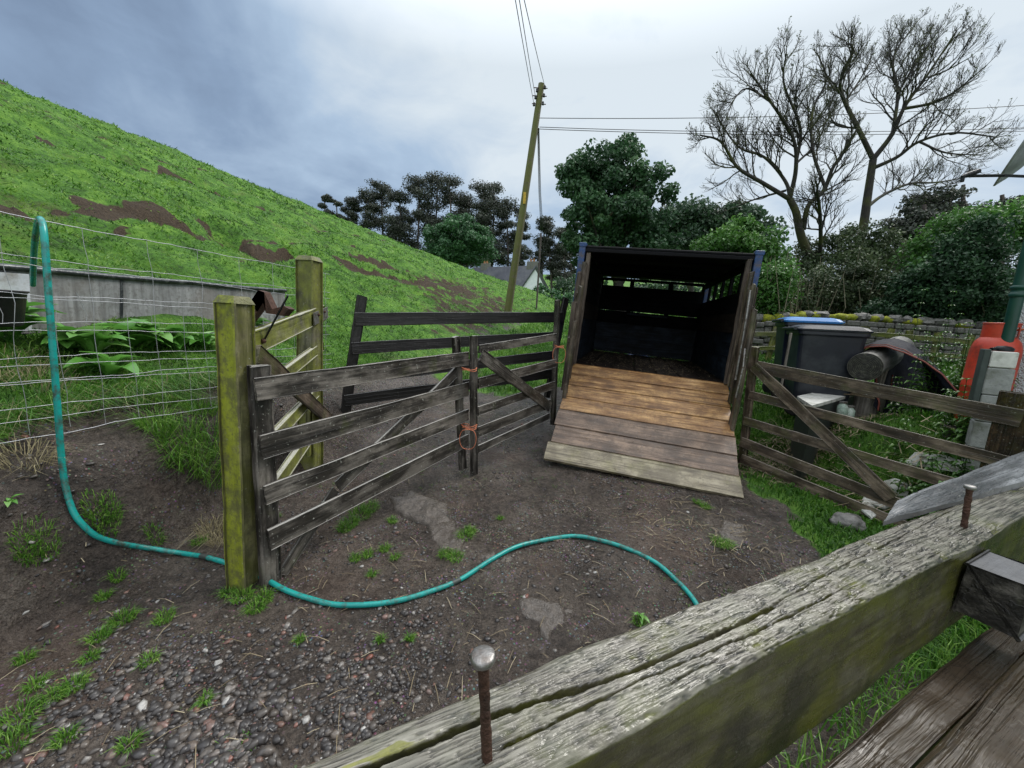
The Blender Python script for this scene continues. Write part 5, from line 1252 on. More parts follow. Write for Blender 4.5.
def tufts():
    m=MB()
    T=[(95,512,.05),(105,517,.06),(112,508,.04),(30,545,.05),(45,541,.05),(22,550,.04),(118,580,.03),(155,538,.04),(124,622,.05),(103,600,.03),(100,640,.04),(75,690,.04),(165,622,.04),(150,665,.03),(200,545,.04),(55,700,.035),(20,720,.06),(65,740,.03),(35,690,.03),(10,745,.05),(25,660,.03),(130,745,.03),(205,700,.02),(90,660,.03),
       (350,525,.06),(360,515,.08),(370,508,.07),(345,530,.05),(465,538,.05),(455,560,.05),(445,556,.04),(470,533,.04),(392,521,.03),(368,556,.03),(385,550,.03),(395,558,.02),(372,575,.02),(355,560,.03),(720,545,.06),(728,548,.04),(705,507,.04),(697,503,.03),
       (243,600,.05),(255,610,.04),(228,597,.03),(265,600,.04),(640,622,.03),(380,640,.015),(300,640,.015),(410,640,.015),(275,520,.03),(420,470,.03),(500,520,.015)]
    for px,py,R in T: clump(m,px,py,int(60+R*2200),R*.9,.032+R*.35)
    # sparse seedlings
    N=1500; ang=RNG.uniform(-math.radians(58),math.radians(45),N); r=np.exp(RNG.uniform(math.log(.8),math.log(4.5),N)); x=r*np.sin(ang);y=r*np.cos(ang)
    k=(fbm(x*1.9,y*1.9,31.,3)>.12)&(mudmask(x,y)>.5); x,y=x[k],y[k]
    x=np.repeat(x,7)+RNG.randn(len(x)*7)*.010; y=np.repeat(y,7)+RNG.randn(len(y)*7)*.010; n=len(x); blades(m,x,y,RNG.uniform(.010,.035,n),np.full(n,.003),1.0,2,c=RNG.uniform(.3,.9,n))
    obj('grass_tufts',m,GRASSM,kind='stuff',label='small grass tufts sprouting through the yard mud',cat='grass')
    # the rank tussocks at the bank and along the foot of the netting
    m=MB()
    for px,py,R,h,n in ((158,428,.09,.15,230),(185,445,.11,.13,330),(205,462,.09,.12,300),(175,400,.10,.14,260),(200,410,.09,.13,240),(150,405,.06,.12,120),(170,455,.05,.10,110),(212,440,.07,.13,160)): clump(m,px,py,n,R,h,.0045,1.3)
    N=9000; s=RNG.uniform(-.9,4.2,N); e=RNG.uniform(.38,1.3,N)+.15*sstep(1.2,-.5,s)*0; x=N0[0]+ND[0]*s+NN[0]*e; y=N0[1]+ND[1]*s+NN[1]*e; k=fbm(x*3,y*3,7.,3)>-.18; x,y=x[k],y[k]; n=len(x)
    blades(m,x,y,RNG.uniform(.05,.16,n)*(1-.3*sstep(.5,1.3,np.resize(e,n))),np.full(n,.0055),1.1,2,c=np.clip(.45+.6*fbm(x*2,y*2,5.,3)+.2*RNG.randn(n),0,1))
    # blades hanging over the cut bank
    N=2500; s=RNG.uniform(-.9,2.6,N); x=N0[0]+ND[0]*s+NN[0]*.36+RNG.randn(N)*.05; y=N0[1]+ND[1]*s+NN[1]*.36+RNG.randn(N)*.05
    blades(m,x,y,RNG.uniform(.08,.22,N),np.full(N,.004),1.9,2,c=RNG.uniform(.1,.8,N),cl=np.full(N,math.atan2(-NN[1],-NN[0])))
    obj('bank_grass',m,GRASSM,kind='stuff',label='rank grass tussocks on the mud bank under the netting',cat='grass')
    m=MB(); 
    for px,py,R,h,n in ((213,535,.07,.12,160),(222,545,.06,.10,120),(25,460,.10,.12,160),(40,385,.14,.12,160),(10,372,.14,.12,160)): clump(m,px,py,n,R,h,.003,1.6)
    N=1100; s=RNG.uniform(-.9,3.2,N); x=N0[0]+ND[0]*s+NN[0]*.36+RNG.randn(N)*.06; y=N0[1]+ND[1]*s+NN[1]*.36+RNG.randn(N)*.06
    blades(m,x,y,RNG.uniform(.06,.18,N),np.full(N,.003),1.8,2,c=RNG.uniform(.1,.9,N),cl=np.full(N,math.atan2(-NN[1],-NN[0])))
    obj('dry_grass',m,GRASSD,kind='stuff',label='withered straw-coloured grass hanging over the mud bank',cat='grass')
    # straw litter on the yard
    m=MB()
    def f(n):
        ang=RNG.uniform(-math.radians(57),math.radians(42),n); r=np.exp(RNG.uniform(math.log(.8),math.log(4.6),n)); x=r*np.sin(ang);y=r*np.cos(ang); return np.stack([x,y,HTs(x,y)+.006],-1)
    straws(m,520,f,.025,.12,.0014,.12)
    def f2(n):
        g=GP(700,530); x=g[0]+RNG.randn(n)*.35; y=g[1]+RNG.randn(n)*.28; return np.stack([x,y,HTs(x,y)+.008],-1)
    straws(m,170,f2,.03,.13,.002,.2)
    def f3(n):
        g=GP(800,452); x=g[0]+RNG.randn(n)*.38; y=g[1]+RNG.randn(n)*.22; return np.stack([x,y,HTs(x,y)+.02+.03*RNG.rand(n)],-1)
    straws(m,1500,f3,.05,.18,.003,.4)
    def f4(n):
        g=GP(915,470); x=g[0]+RNG.randn(n)*.18; y=g[1]+RNG.randn(n)*.15; return np.stack([x,y,HTs(x,y)+.03+.05*RNG.rand(n)],-1)
    straws(m,90,f4,.2,.5,.004,.2)
    obj('straw_litter',m,STRAWM,kind='stuff',label='loose straw and dead stalks scattered over mud and grass',cat='straw')
    # the grass below the near beam on the right
    m=MB(); n=9000; c=GP(880,690); x=RNG.uniform(1.0,3.2,n); y=RNG.uniform(.5,2.4,n); k=x*.78-y>-.35; x,y=x[k],y[k]; n=len(x)
    blades(m,x,y,RNG.uniform(.06,.19,n),np.full(n,.0055),.9,2,c=RNG.uniform(.3,1,n)); obj('tall_grass',m,GRASSM,kind='stuff',label='tall fresh grass growing below the near timber beam',cat='grass')
tufts()
def leafshape(m,base,dirv,up,L,W,c,n=7,curl=.25,ruf=.08):
    """broad dock / weed leaf"""
    d=nrm(dirv); s=nrm(np.cross(d,up)); u=np.cross(s,d); v=[]
    for i in range(n):
        t=i/(n-1); w=W*math.sin(math.pi*min(1,t*.9+.08))**.7*(1-.25*t) if i<n-1 else 0.001
        ctr=base+d*L*t+u*(L*curl*math.sin(t*math.pi*.9)-L*curl*1.4*t*t)
        r=ruf*L*math.sin(i*2.3+L*90)
        v+= [ctr-s*w/2+u*(w*.22+r*.3),ctr,ctr+s*w/2+u*(w*.22-r*.3)]
    f=[(3*i+j,3*i+j+1,3*i+3+j+1,3*i+3+j) for i in range(n-1) for j in(0,1)]
    m.add(np.array(v),f,None,c)
def dock(label,px,py,n,L,seed,W=.78,up=.0,group='dock plants by the trough',name='dock_plant',mat=None,p=None):
    R=random.Random(seed); g=GP(px,py) if p is None else p; g[2]=float(HTs(g[0],g[1])); t=thing(name,label,'plant',g,group); m=MB(); ms=MB()
    for i in range(n):
        a=R.uniform(0,6.28); el=R.uniform(.35,1.25); d=np.array([math.cos(a)*math.cos(el),math.sin(a)*math.cos(el),math.sin(el)]); l=L*R.uniform(.6,1.25)
        b=g+d*l*.35*np.array([.5,.5,1]); tube(ms,np.array([g,b]),.004,5); leafshape(m,b,np.array([d[0],d[1],d[2]*.8]),np.array([0,0,1]),l,l*W,R.uniform(.2,1))
    obj('leaves',m,mat or DOCKM,t,smooth=True); obj('stems',ms,DOCKM,t)
for i,(px,py,n,L,lab) in enumerate(((95,362,14,.20,'broad-leaved dock plant just right of the hose below the trough'),(128,352,12,.19,'broad-leaved dock plant below the middle of the trough'),(150,350,12,.20,'tall dock plant with an upright leaf against the trough panel'),(178,352,11,.17,'dock plant below the right part of the trough'),(70,356,9,.16,'dock plant behind the hose under the netting'),(205,350,9,.14,'small dock plant next to the green gate post'),(12,345,12,.24,'large dock leaves in front of the rubber bucket'),(110,378,8,.18,'low dock plant spreading flat on the bank'),(255,330,8,.15,'dock plant behind the small green gate'))): dock(lab,px,py,n+5,L,i)
for i,(px,py,lab) in enumerate(((10,505,'tiny weed seedling at the left edge of the yard'),(640,618,'tiny dark weed beside the beam and the hose end'))): dock(lab,px,py,7,.05,40+i,.5,group='weed seedlings in the mud',name='seedling')
# weeds and nettles round the gas bottle and log
def nettle(label,p,n,h,seed,spread=.18):
    R=random.Random(seed); p=np.array(p,float); p[2]=float(HTs(p[0],p[1])); t=thing('weed_plant',label,'plant',p,'leafy weeds behind the right hurdle'); m=MB(); ms=MB()
    for k in range(n):
        b=p+np.array([R.gauss(0,spread),R.gauss(0,spread*.8),0]); b[2]=float(HTs(b[0],b[1])); hh=h*R.uniform(.5,1.1); tube(ms,np.array([p-np.array([0,0,.01]),b-np.array([0,0,.004])]),.003,4); tp=b+np.array([R.gauss(0,.03),R.gauss(0,.03),hh]); tube(ms,np.array([b,(b+tp)/2+np.array([R.gauss(0,.01),0,0]),tp]),.003,4)
        for j in range(9):
            f=.15+.85*j/8; c=b*(1-f)+tp*f
            for q in(0,1):
                a=j*1.57+q*math.pi+R.uniform(-.3,.3); l=.075*(1.15-.6*f)*R.uniform(.8,1.3); leafshape(m,c,np.array([math.cos(a),math.sin(a),.12]),np.array([0,0,1]),l,l*.55,R.uniform(.15,1),n=5)
    obj('leaves',m,WEEDM,t,smooth=True); obj('stems',ms,WEEDM,t)
WEEDM=leafmat('weed_leaf',(.035,.11,.018),(.08,.20,.03),(.15,.28,.06),.4,.3,6)
for i,(px,py,Y,n,h,sp,lab) in enumerate(((972,410,3.05,24,.30,.18,'dense leafy weeds in front of the red gas bottle'),(992,420,2.72,20,.26,.14,'dense leafy weeds below the grey block pillar'),(942,420,3.6,22,.26,.18,'low leafy weeds beside the draped coat'),(945,385,3.6,12,.62,.15,'tall thin weeds between the coat and the gas bottle'),(1000,425,2.45,14,.30,.14,'leafy weeds at the foot of the white house corner'),(960,355,4.6,9,.9,.22,'tall pale weeds far behind the gas bottle'))):
    nettle(lab,V(px,py,Y),int(n*1.25),h*1.6,70+i,sp)
# ================================================================ TREES
def leaves(m,C,R,n,size,flat=.6,upb=.35,cmod=None):
    """n leaf faces round clump centres C with radii R"""
    k=RNG.randint(0,len(C),n); p=RNG.randn(n,3); p/=np.linalg.norm(p,axis=1)[:,None]; rr=RNG.rand(n)**.45
    P=C[k]+p*rr[:,None]*R[k][:,None]*np.array([1,1,flat])
    nr=RNG.randn(n,3)+p*.8+np.array([0,0,upb]); nr/=np.linalg.norm(nr,axis=1)[:,None]
    t=np.cross(nr,RNG.randn(n,3)); t/=np.linalg.norm(t,axis=1)[:,None]; b=np.cross(nr,t); s=size*RNG.uniform(.6,1.3,n)[:,None]
    v=np.stack([P-t*s*.5,P+b*s*.30+nr*s*.08,P+t*s*.5,P-b*s*.30+nr*s*.08],1).reshape(-1,3)
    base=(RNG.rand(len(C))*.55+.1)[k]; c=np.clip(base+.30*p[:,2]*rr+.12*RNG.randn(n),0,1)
    m.add(v,np.arange(n)[:,None]*4+np.array([[0,1,2,3]]),None,np.repeat(c,4))
def crown_pts(ells,n,shell=.75):
    """clump centres through ellipsoids (cx,cy,cz,rx,ry,rz)"""
    E=np.array(ells,float); vol=E[:,3]*E[:,4]*E[:,5]; k=RNG.choice(len(E),n,p=vol/vol.sum()); p=RNG.randn(n,3); p/=np.linalg.norm(p,axis=1)[:,None]; r=(shell+(1-shell)*RNG.rand(n))*np.where(RNG.rand(n)<.3,RNG.rand(n)**.5,1)
    return E[k,:3]+p*r[:,None]*E[k,3:]
def tree(name,label,base,ells,ncl,clr,nl,ls,lm,bm,trunk_r,trunk_top,group=None,flat=.7,cat='tree',nb=10,shell=.7):
    """base: world; ells relative to base"""
    base=np.array(base,float); t=thing(name,label,cat,base,group)
    m=MB(); tt=base+np.array(trunk_top); n=12; q=np.array([base*(1-f)+tt*f+np.array([.06*math.sin(f*5+base[0]),.05*math.cos(f*4),0])*f*2 for f in np.linspace(-.03,1,n)]); tube(m,q,np.linspace(trunk_r,trunk_r*.35,n),9)
    C=crown_pts(ells,ncl,shell)+base
    mb_=MB()
    for i in RNG.choice(len(C),min(nb,len(C)),replace=False):
        f=RNG.uniform(.35,.95); a=q[int(f*(n-1))]; e=C[i]; mid=(a+e)/2+np.array([0,0,-.06*np.linalg.norm(e-a)]); tube(mb_,np.array([a,mid,e]),np.array([trunk_r*.35,trunk_r*.2,trunk_r*.07]),5,cap=False)
    obj('trunk',m,bm,t,smooth=True)
    if nb: obj('branches',mb_,bm,t,smooth=True)
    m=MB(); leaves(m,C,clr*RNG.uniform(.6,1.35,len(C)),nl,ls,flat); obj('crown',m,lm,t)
    return t
def pxell(px,py,rpx,rpy,Y,dY=0.0,depth=None):
    c=V(px,py,Y+dY); k=Y/(F*ray(px,py)[1]) if False else (Y+dY)/F
    return c,rpx*k,rpy*k
def tree_px(name,label,Y,root,blobs,ncl,clr,nl,ls,lm,bm,tr,ttop,**k):
    """root pixel of the trunk on the ground, blobs = (px,py,rx,ry[,dY]) in picture units at depth Y"""
    b=V(*root,Y); b[2]=float(H0(b[0],b[1])); E=[]
    for q in blobs:
        c,rx,ry=pxell(q[0],q[1],q[2],q[3],Y,q[4] if len(q)>4 else 0); E.append((*(c-b),rx,rx*.9,ry))
    tt=V(*ttop,Y)-b; return tree(name,label,b,E,ncl,clr,nl,ls,lm,bm,tr,tt,**k)
# tall dark sycamore behind the trailer
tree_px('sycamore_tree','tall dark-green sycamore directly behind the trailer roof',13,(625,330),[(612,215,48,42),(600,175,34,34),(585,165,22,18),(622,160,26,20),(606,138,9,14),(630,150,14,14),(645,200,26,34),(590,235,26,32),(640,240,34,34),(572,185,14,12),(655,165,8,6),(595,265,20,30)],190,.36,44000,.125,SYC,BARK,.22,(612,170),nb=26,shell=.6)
# round tree beyond the brow
tree_px('round_tree','round bluish-green broadleaf tree beyond the brow of the hill',60,(460,275),[(460,243,34,20),(445,240,20,14),(478,252,16,14),(462,232,22,12)],110,1.2,22000,.38,RNDL,BARK,.35,(460,245),nb=8)
# pines along the skyline (left group) and beyond the house
def pine(label,Y,px,ybase,ytop,w,group='tall pines on the skyline',name='pine_tree',dens=1.0,lean=0):
    b=V(px,ybase,Y); b[2]=float(H0(b[0],b[1]))-.2; top=V(px+lean,ytop+4,Y); k=Y/F; t=thing(name,label,'tree',b,group)
    m=MB(); q=np.array([b*(1-f)+top*f+np.array([.25*math.sin(f*6+px),0,0])*f for f in np.linspace(0,1,14)]); tube(m,q,np.linspace(.24,.07,14)*(Y/60),7); obj('trunk',m,BARKP,t,smooth=True)
    H=top[2]-b[2]; C=[];mb_=MB(); n=int(15*dens)
    for i in range(n):
        f=.40+.60*(i/(n-1))+RNG.uniform(-.03,.03); a=RNG.rand()*6.28; c=q[min(13,int(f*13))]; r=w*k*(1.5-.9*np.clip((f-.42)/.58,0,1)**1.8)*RNG.uniform(.45,1.0)
        e=c+np.array([math.cos(a)*r,math.sin(a)*r*.8,RNG.uniform(.0,.06)*H]); tube(mb_,np.array([c,(c+e)/2,e]),np.array([.07,.05,.03])*(Y/60),4,cap=False)
        for s in range(5): g=RNG.uniform(.45,1.15); C.append(c+(e-c)*g+RNG.randn(3)*np.array([.28,.28,.16])*w*k*.5)
    for s in range(5): C.append(top+RNG.randn(3)*np.array([.3,.3,.15])*w*k*.6)
    C=np.array(C); obj('branches',mb_,BARKP,t)
    m=MB(); leaves(m,C,w*k*.55*RNG.uniform(.6,1.3,len(C)),int(9500*dens),.0040*Y,.55,.5); obj('crown',m,PINEL,t)
names=['leftmost small pine just showing over the hill','pine second from the left on the skyline','pine with a pointed top third from the left','broad pine on the skyline left of centre','thick dark pine left of the highest ones','highest dark pine of the skyline group','high dark pine right of the highest one','pine behind the round green tree','pine with a bare trunk right of the round tree','thin forked pine beside the utility pole','pine just left of the utility pole','pine crown immediately right of the utility pole']
for i,(px,yb,yt,w,Y) in enumerate(((352,240,197,9,70),(366,245,190,12,70),(383,250,184,13,72),(400,255,190,13,70),(418,262,178,15,70),(436,268,176,16,72),(450,272,178,16,70),(468,276,195,13,74),(484,278,186,16,70),(493,280,186,13,72),(508,282,198,13,70),(521,284,214,9,70))): pine(names[i],Y,px,yb,yt,w,dens=1.2)
names2=['pine with a bent trunk above the white gable','pine with a long bare trunk right of the farmhouse','crooked two-stemmed pine on the far field','slender pine next to the sycamore','rightmost thin pine partly behind the trailer']
for i,(px,yb,yt,w,Y,ln) in enumerate(((543,288,218,9,75,0),(553,290,220,12,75,-4),(557,291,232,8,76,6),(565,290,226,11,75,0),(572,290,240,8,76,0))): pine(names2[i],Y,px,yb,yt,w,group='pines on the far field',dens=.9,lean=ln)
for i,(px,yb,yt,w) in enumerate(((326,230,196,7),(338,235,200,6))): pine(['scrubby dark pine top peeping over the hill crest, left one','scrubby dark pine top peeping over the hill crest, right one'][i],68,px,yb,yt,w,dens=.8)
# mid green trees behind the trailer, right of the sycamore
tree_px('broadleaf_tree','dark round-headed tree right of the sycamore, beyond the trailer',22,(690,330),[(690,232,26,24),(675,222,16,14),(712,228,18,16),(730,215,10,8)],90,.7,16000,.19,FARL,BARK,.2,(692,235))
tree_px('broadleaf_tree','far olive tree showing between sycamore and bare ash',30,(735,330),[(740,225,20,16),(720,240,20,18),(760,240,20,16)],60,.9,6000,.34,FARL,BARK,.2,(738,235))
tree_px('bright_green_tree','bright green bushy tree above the right half of the trailer roof',12,(728,345),[(728,250,26,18),(745,240,22,18),(715,262,16,14),(760,262,24,22),(740,280,30,24),(772,290,20,22)],120,.36,17000,.13,BRIGHTL,BARK,.12,(735,270),nb=20)
# thicket
def bush(label,Y,px,py,blobs,nl,ls,lm,twigs=60,tcol=None,name='bush',grp=None,clr=.30,ncl=80,tw=.010):
    b=V(px,py,Y); b[2]=float(H0(b[0],b[1])); t=thing(name,label,'bush',b,grp); E=[]
    for q in blobs:
        c,rx,ry=pxell(q[0],q[1],q[2],q[3],Y); E.append((*(c),rx,rx*.8,ry))
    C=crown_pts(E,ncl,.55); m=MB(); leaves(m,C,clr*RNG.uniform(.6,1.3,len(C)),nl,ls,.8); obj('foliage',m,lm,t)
    m=MB()
    for i in range(twigs):
        e=C[RNG.randint(len(C))]+RNG.randn(3)*.25+np.array([0,0,.25]); a=b+np.array([(e[0]-b[0])*.35+RNG.randn()*.2,(e[1]-b[1])*.5,0]); mid=(a+e)/2+RNG.randn(3)*.12; tube(m,np.array([a,mid,e]),np.array([tw*1.6,tw,tw*.35]),4,cap=False)
    if twigs: obj('stems',m,tcol or BARK,t)
TWIG=plain('pale_twig',(.20,.18,.12),.8,0,.3,20)
bush('dull olive bush with pale bare twigs behind the bins',10.5,800,345,[(790,310,26,22),(810,290,22,20),(775,285,18,22)],9000,.085,OLIVEL,90,TWIG)
bush('brownish green bush below the bare ash trunks',11,850,345,[(850,305,34,28),(835,285,24,22),(875,290,24,24),(860,265,20,16)],14000,.085,OLIVEL,70,TWIG,ncl=110)
bush('dark glossy laurel bush behind the log and coat',9.5,905,345,[(905,310,30,28),(925,290,26,26),(890,320,20,20)],15000,.095,DARKL,20,ncl=110)
bush('large dark evergreen bush left of the house wall',9,970,345,[(965,300,34,36),(990,275,30,32),(945,285,26,28),(1010,300,28,40),(975,245,28,22)],34000,.085,DARKL,20,ncl=170,clr=.34)
bush('lighter green leafy shrub top rising over the dark evergreen',10.5,965,330,[(950,240,24,18),(975,225,22,14),(1000,235,24,18),(930,255,18,14),(1020,225,18,22)],20000,.095,BRIGHTL,15,ncl=110,clr=.34)
bush('tangled hawthorn bush in the gap under the ash crowns',14,835,320,[(820,255,24,24),(800,265,20,22),(855,250,24,24),(880,255,24,24)],11000,.10,OLIVEL,80,ncl=110,tw=.014)
bush('shadowed green bush filling the space right of the trailer',9.5,765,345,[(768,312,14,26),(778,290,18,22),(758,290,12,22)],9000,.085,BRIGHTL,40,TWIG)
for i,(px,y0,w,Y,lab) in enumerate(((925,205,26,24,'flat-topped dark pine behind the right-hand bushes'),(960,185,26,25,'spreading dark pine below the satellite dish arm'),(1000,195,26,24,'dark pine at the far right edge under the dish'),(900,225,18,24,'lower dark pine next to the ash trunk'))):
    b=V(px,330,Y); c=V(px,y0+22,Y)
    E=[]
    for k in range(6): cc,rx,ry=pxell(px+RNG.uniform(-w,w),y0+8+k*8,w*RNG.uniform(.5,.9),6,Y); E.append((*cc,rx,rx,ry))
    b[2]=float(H0(b[0],b[1])); E=[(e[0]-b[0],e[1]-b[1],e[2]-b[2],*e[3:]) for e in E]
    tree('pine_tree',lab,b,E,60,.7,6500,.20,PINEL,BARKP,.25,V(px,y0,Y)-b,group='dark pines on the right',flat=.4,nb=18)
# bare ash trees
def ash(name,label,Y,limbs,mat_t,seed,nt=1.0,root=None):
    R=np.random.RandomState(seed); mt=MB(); mbr=MB(); mtw=MB(); k=Y/F; buds=[]
    U=lambda u,v,dy=0: V(680+.4427*u,.4427*v,Y+dy)
    first=None
    def sm(P,n=5):
        Q=np.vstack([2*P[0]-P[1],P,2*P[-1]-P[-2]]); out=[]
        for i in range(1,len(Q)-2):
            for t in np.linspace(0,1,n,endpoint=False): out.append(.5*((2*Q[i])+(-Q[i-1]+Q[i+1])*t+(2*Q[i-1]-5*Q[i]+4*Q[i+1]-Q[i+2])*t*t+(-Q[i-1]+3*Q[i]-3*Q[i+1]+Q[i+2])*t**3))
        out.append(P[-1]); return np.array(out)
    up=np.array([0,0,1.])
    def grow(p,d,L,r,lev):
        n=7 if lev<3 else 5; P=[p]; dd=nrm(d); 
        for i in range(n):
            dd=nrm(dd+R.randn(3)*(.16 if lev<3 else .12)+up*(.04 if lev<2 else .09)); P.append(P[-1]+dd*L/n)
        P=np.array(P); tube(mbr if lev<3 else mtw,P,np.maximum(np.linspace(r,r*.5,n+1),.0038),5 if lev<3 else 3,cap=False)
        if lev>=4:
            if R.rand()<.7: buds.append(P[-1])
            return
        nc={1:6,2:6,3:5}[lev]; nc=int(nc*nt+R.rand())
        for j in range(nc):
            f=.25+.75*(j+R.rand())/nc; i=min(n-1,int(f*n)); q=P[i]+(P[i+1]-P[i])*(f*n-i); t=nrm(P[i+1]-P[i]); s=R.randn(3); s=nrm(s-t*np.dot(s,t)); an=R.uniform(.45,.95)
            grow(q,t*math.cos(an)+s*math.sin(an)*np.array([1,.8,1])+up*.10,L*R.uniform(.45,.72)*(1.1-.35*f),r*.5,lev+1)
        grow(P[-1],P[-1]-P[-2],L*.4,r*.45,lev+1)
    base=None
    for li,(pts,r0,r1) in enumerate(limbs):
        dy=[R.uniform(-.9,.9)*(i/ max(1,len(pts)-1)) for i in range(len(pts))]; s=R.choice([-1,1])*R.uniform(.3,1.8) if li else 0
        P=np.array([U(u,v,(s*i/(len(pts)-1))+0) for i,(u,v) in enumerate(pts)])
        if li==0: g=P[0].copy(); g[2]=float(H0(g[0],g[1]))-.1; P=np.vstack([g,P]); base=g
        P=sm(P,6); n=len(P); rr=np.linspace(r0,r1,n); tube(mt if r0>.10 else mbr,P,rr,9 if r0>.1 else 7,cap=False)
        Lt=np.linalg.norm(np.diff(P,axis=0),axis=1).sum(); st=.30 if r0>.06 else .14; cnt=int(Lt/.22*nt) if li else 0
        for j in range(cnt):
            f=st+(1-st)*(j+R.rand())/cnt; i=min(n-2,int(f*(n-1))); t=nrm(P[i+1]-P[i]); sd=R.randn(3); sd=nrm(sd-t*np.dot(sd,t)); an=R.uniform(.5,1.0)
            grow(P[i],t*math.cos(an)+sd*math.sin(an)*np.array([1,.7,1])+up*.1,R.uniform(.7,1.35)*(1.25-.85*f)*Y/15*1.15,rr[i]*.38+.006,2)
        if li: grow(P[-1],P[-1]-P[-2],.45*Y/15,r1*.7,2)
    t=thing(name,label,'tree',base,'bare ash trees'); obj('trunk',mt,mat_t,t,smooth=True); obj('branches',mbr,BARK,t,smooth=True); obj('twigs',mtw,BARK,t)
    B=np.array(buds); B=B[R.rand(len(B))<.5]; m=MB(); leaves(m,B,np.full(len(B),.04),len(B),.05,1); obj('buds',m,BUDL,t); print(name,'twigs',mtw.n)
ash('ash_tree','left bare ash tree with a curved mossy trunk and spreading twiggy limbs',14,[
 ([(325,640),(308,600),(283,560),(270,520),(262,480),(248,450)],.17,.10),
 ([(278,520),(290,465),(325,430),(345,380),(372,340),(395,300)],.085,.03),
 ([(248,450),(185,412),(130,378),(92,320),(45,305)],.075,.022),
 ([(250,455),(238,410),(190,355),(130,330),(75,250)],.065,.02),
 ([(248,450),(262,380),(255,310),(205,230),(160,165)],.075,.022),
 ([(262,370),(272,290),(235,190),(240,120)],.055,.018),
 ([(330,430),(300,340),(300,250),(330,180),(310,120)],.055,.018),
 ([(240,430),(170,450),(120,470)],.04,.015),([(205,230),(150,200),(110,240)],.035,.014),([(262,370),(310,320),(345,240)],.04,.014),
 ([(315,600),(318,540),(316,480),(310,430)],.07,.04)],BARKM,5,nt=.92)
ash('ash_tree','right taller bare ash tree forking high above the bushes',15,[
 ([(385,610),(402,560),(414,510),(424,440),(436,360)],.19,.11),
 ([(436,360),(402,290),(372,230),(362,185),(390,120),(385,100)],.085,.022),
 ([(436,360),(478,305),(508,240),(555,175),(625,70)],.09,.020),
 ([(480,305),(492,210),(482,130),(535,50)],.06,.018),
 ([(420,470),(460,440),(520,415),(580,412),(650,400)],.065,.018),
 ([(436,380),(490,355),(540,320),(620,300),(715,310)],.07,.018),
 ([(508,245),(560,235),(610,215),(690,150)],.055,.016),
 ([(372,230),(400,190),(430,140)],.04,.014),([(402,290),(350,280),(330,230)],.035,.014),([(540,320),(600,345),(680,350)],.04,.014),([(560,175),(600,160),(655,130)],.035,.012),([(492,210),(530,150),(590,60)],.04,.014)],BARK,9,nt=.95)
# ================================================================ POLE AND LINES
def pole():
    Y=16; b=V(508,300,Y); b[2]=float(H0(b[0],b[1]))-.2; tp=V(541.5,84,Y)
    t=thing('utility_pole','leaning weathered timber utility pole with small insulators, left of the sycamore','utility pole',b)
    m=MB(); tube(m,np.array([b*(1-f)+tp*f for f in np.linspace(0,1,12)]),np.linspace(.155,.115,12),14); obj('shaft',m,POLEW,t,smooth=True)
    im=plain('dark_insulator',(.03,.03,.035),.3,0,.2,9); I=[]
    for i,(a,b_) in enumerate(((545,87),(537,90),(544,95),(535.5,97),(543,103),(534,104))):
        c=V(a,b_,Y-.08); m=MB(); lathe(m,c-np.array([0,0,.07]),(0,0,1),[(.0001,0),(.035,.0),(.05,.03),(.03,.06),(.045,.08),(.03,.12),(.0001,.125)],12); o=obj('insulator',m,im,t,smooth=True); I.append(c)
    for i,(y,l) in enumerate(((87,.26),(95,.26),(103,.26))):
        c=V(540.5-i*.8,y+1,Y-.08); m=MB(); tube(m,np.array([c-np.array([l,0,0]),c+np.array([l,0,0])]),.018,6); obj('crossarm',m,RUST,t)
    m=MB(); box(m,V(524.5,198,Y-.16),.10,.02,.42,bev=.005); obj('warning_plate',m,plain('yellow_plate',(.55,.36,.03),.5),t)
    LM=plain('dark_cable',(.02,.022,.028),.6)
    def cable(lab,P0,P1,sag,r=.011,n=30):
        m=MB(); q=np.array([P0*(1-f)+P1*f-np.array([0,0,sag*4*f*(1-f)]) for f in np.linspace(0,1,n)]); tube(m,q,r,5,cap=False); obj('power_line',m,LM,label=lab,cat='power line',group='power lines')
    for i,(px,lab) in enumerate(((516,'left of the three wires running overhead from the pole towards the camera'),(520,'middle of the three wires running overhead from the pole towards the camera'),(525,'right of the three wires running overhead from the pole towards the camera'))):
        P1=V(px,-4,8.2); d=P1-I[[5,3,0][i]]; cable(lab,I[[5,3,0][i]],P1+d*.9,.10,.009)
    for i,(y0,pe,ye,lab) in enumerate(((118,1100,100,'upper slightly rising wire running right from the pole past the bare ashes'),(127,1100,124.5,'middle wire running right from the pole behind the sycamore top'),(129,1100,128,'lowest wire running right from the pole across the sky'))):
        cable(lab,V(539.5,y0,Y),V(pe,ye,17+i*.2),.22,.012)
    m=MB(); c0=V(537.5,128,Y); c1=V(541,233,22)
    for k in range(4): tube(m,np.array([c0+np.array([.02*k,0,0]),(c0+c1)/2+np.array([.03*k-.03,0,-.1]),c1+np.array([.04*k,0,0])]),.010,4,cap=False)
    obj('cable_bundle',m,LM,label='thin bundle of cables dropping away behind the utility pole',cat='cable')
    w=V(541,233,22); g=w.copy(); g[2]=float(H0(g[0],g[1])); m=MB(); tube(m,np.array([g,w]),.05,8); obj('thin_post',m,BARKP,label='thin far post carrying the cable bundle beyond the brow',cat='post')
pole()
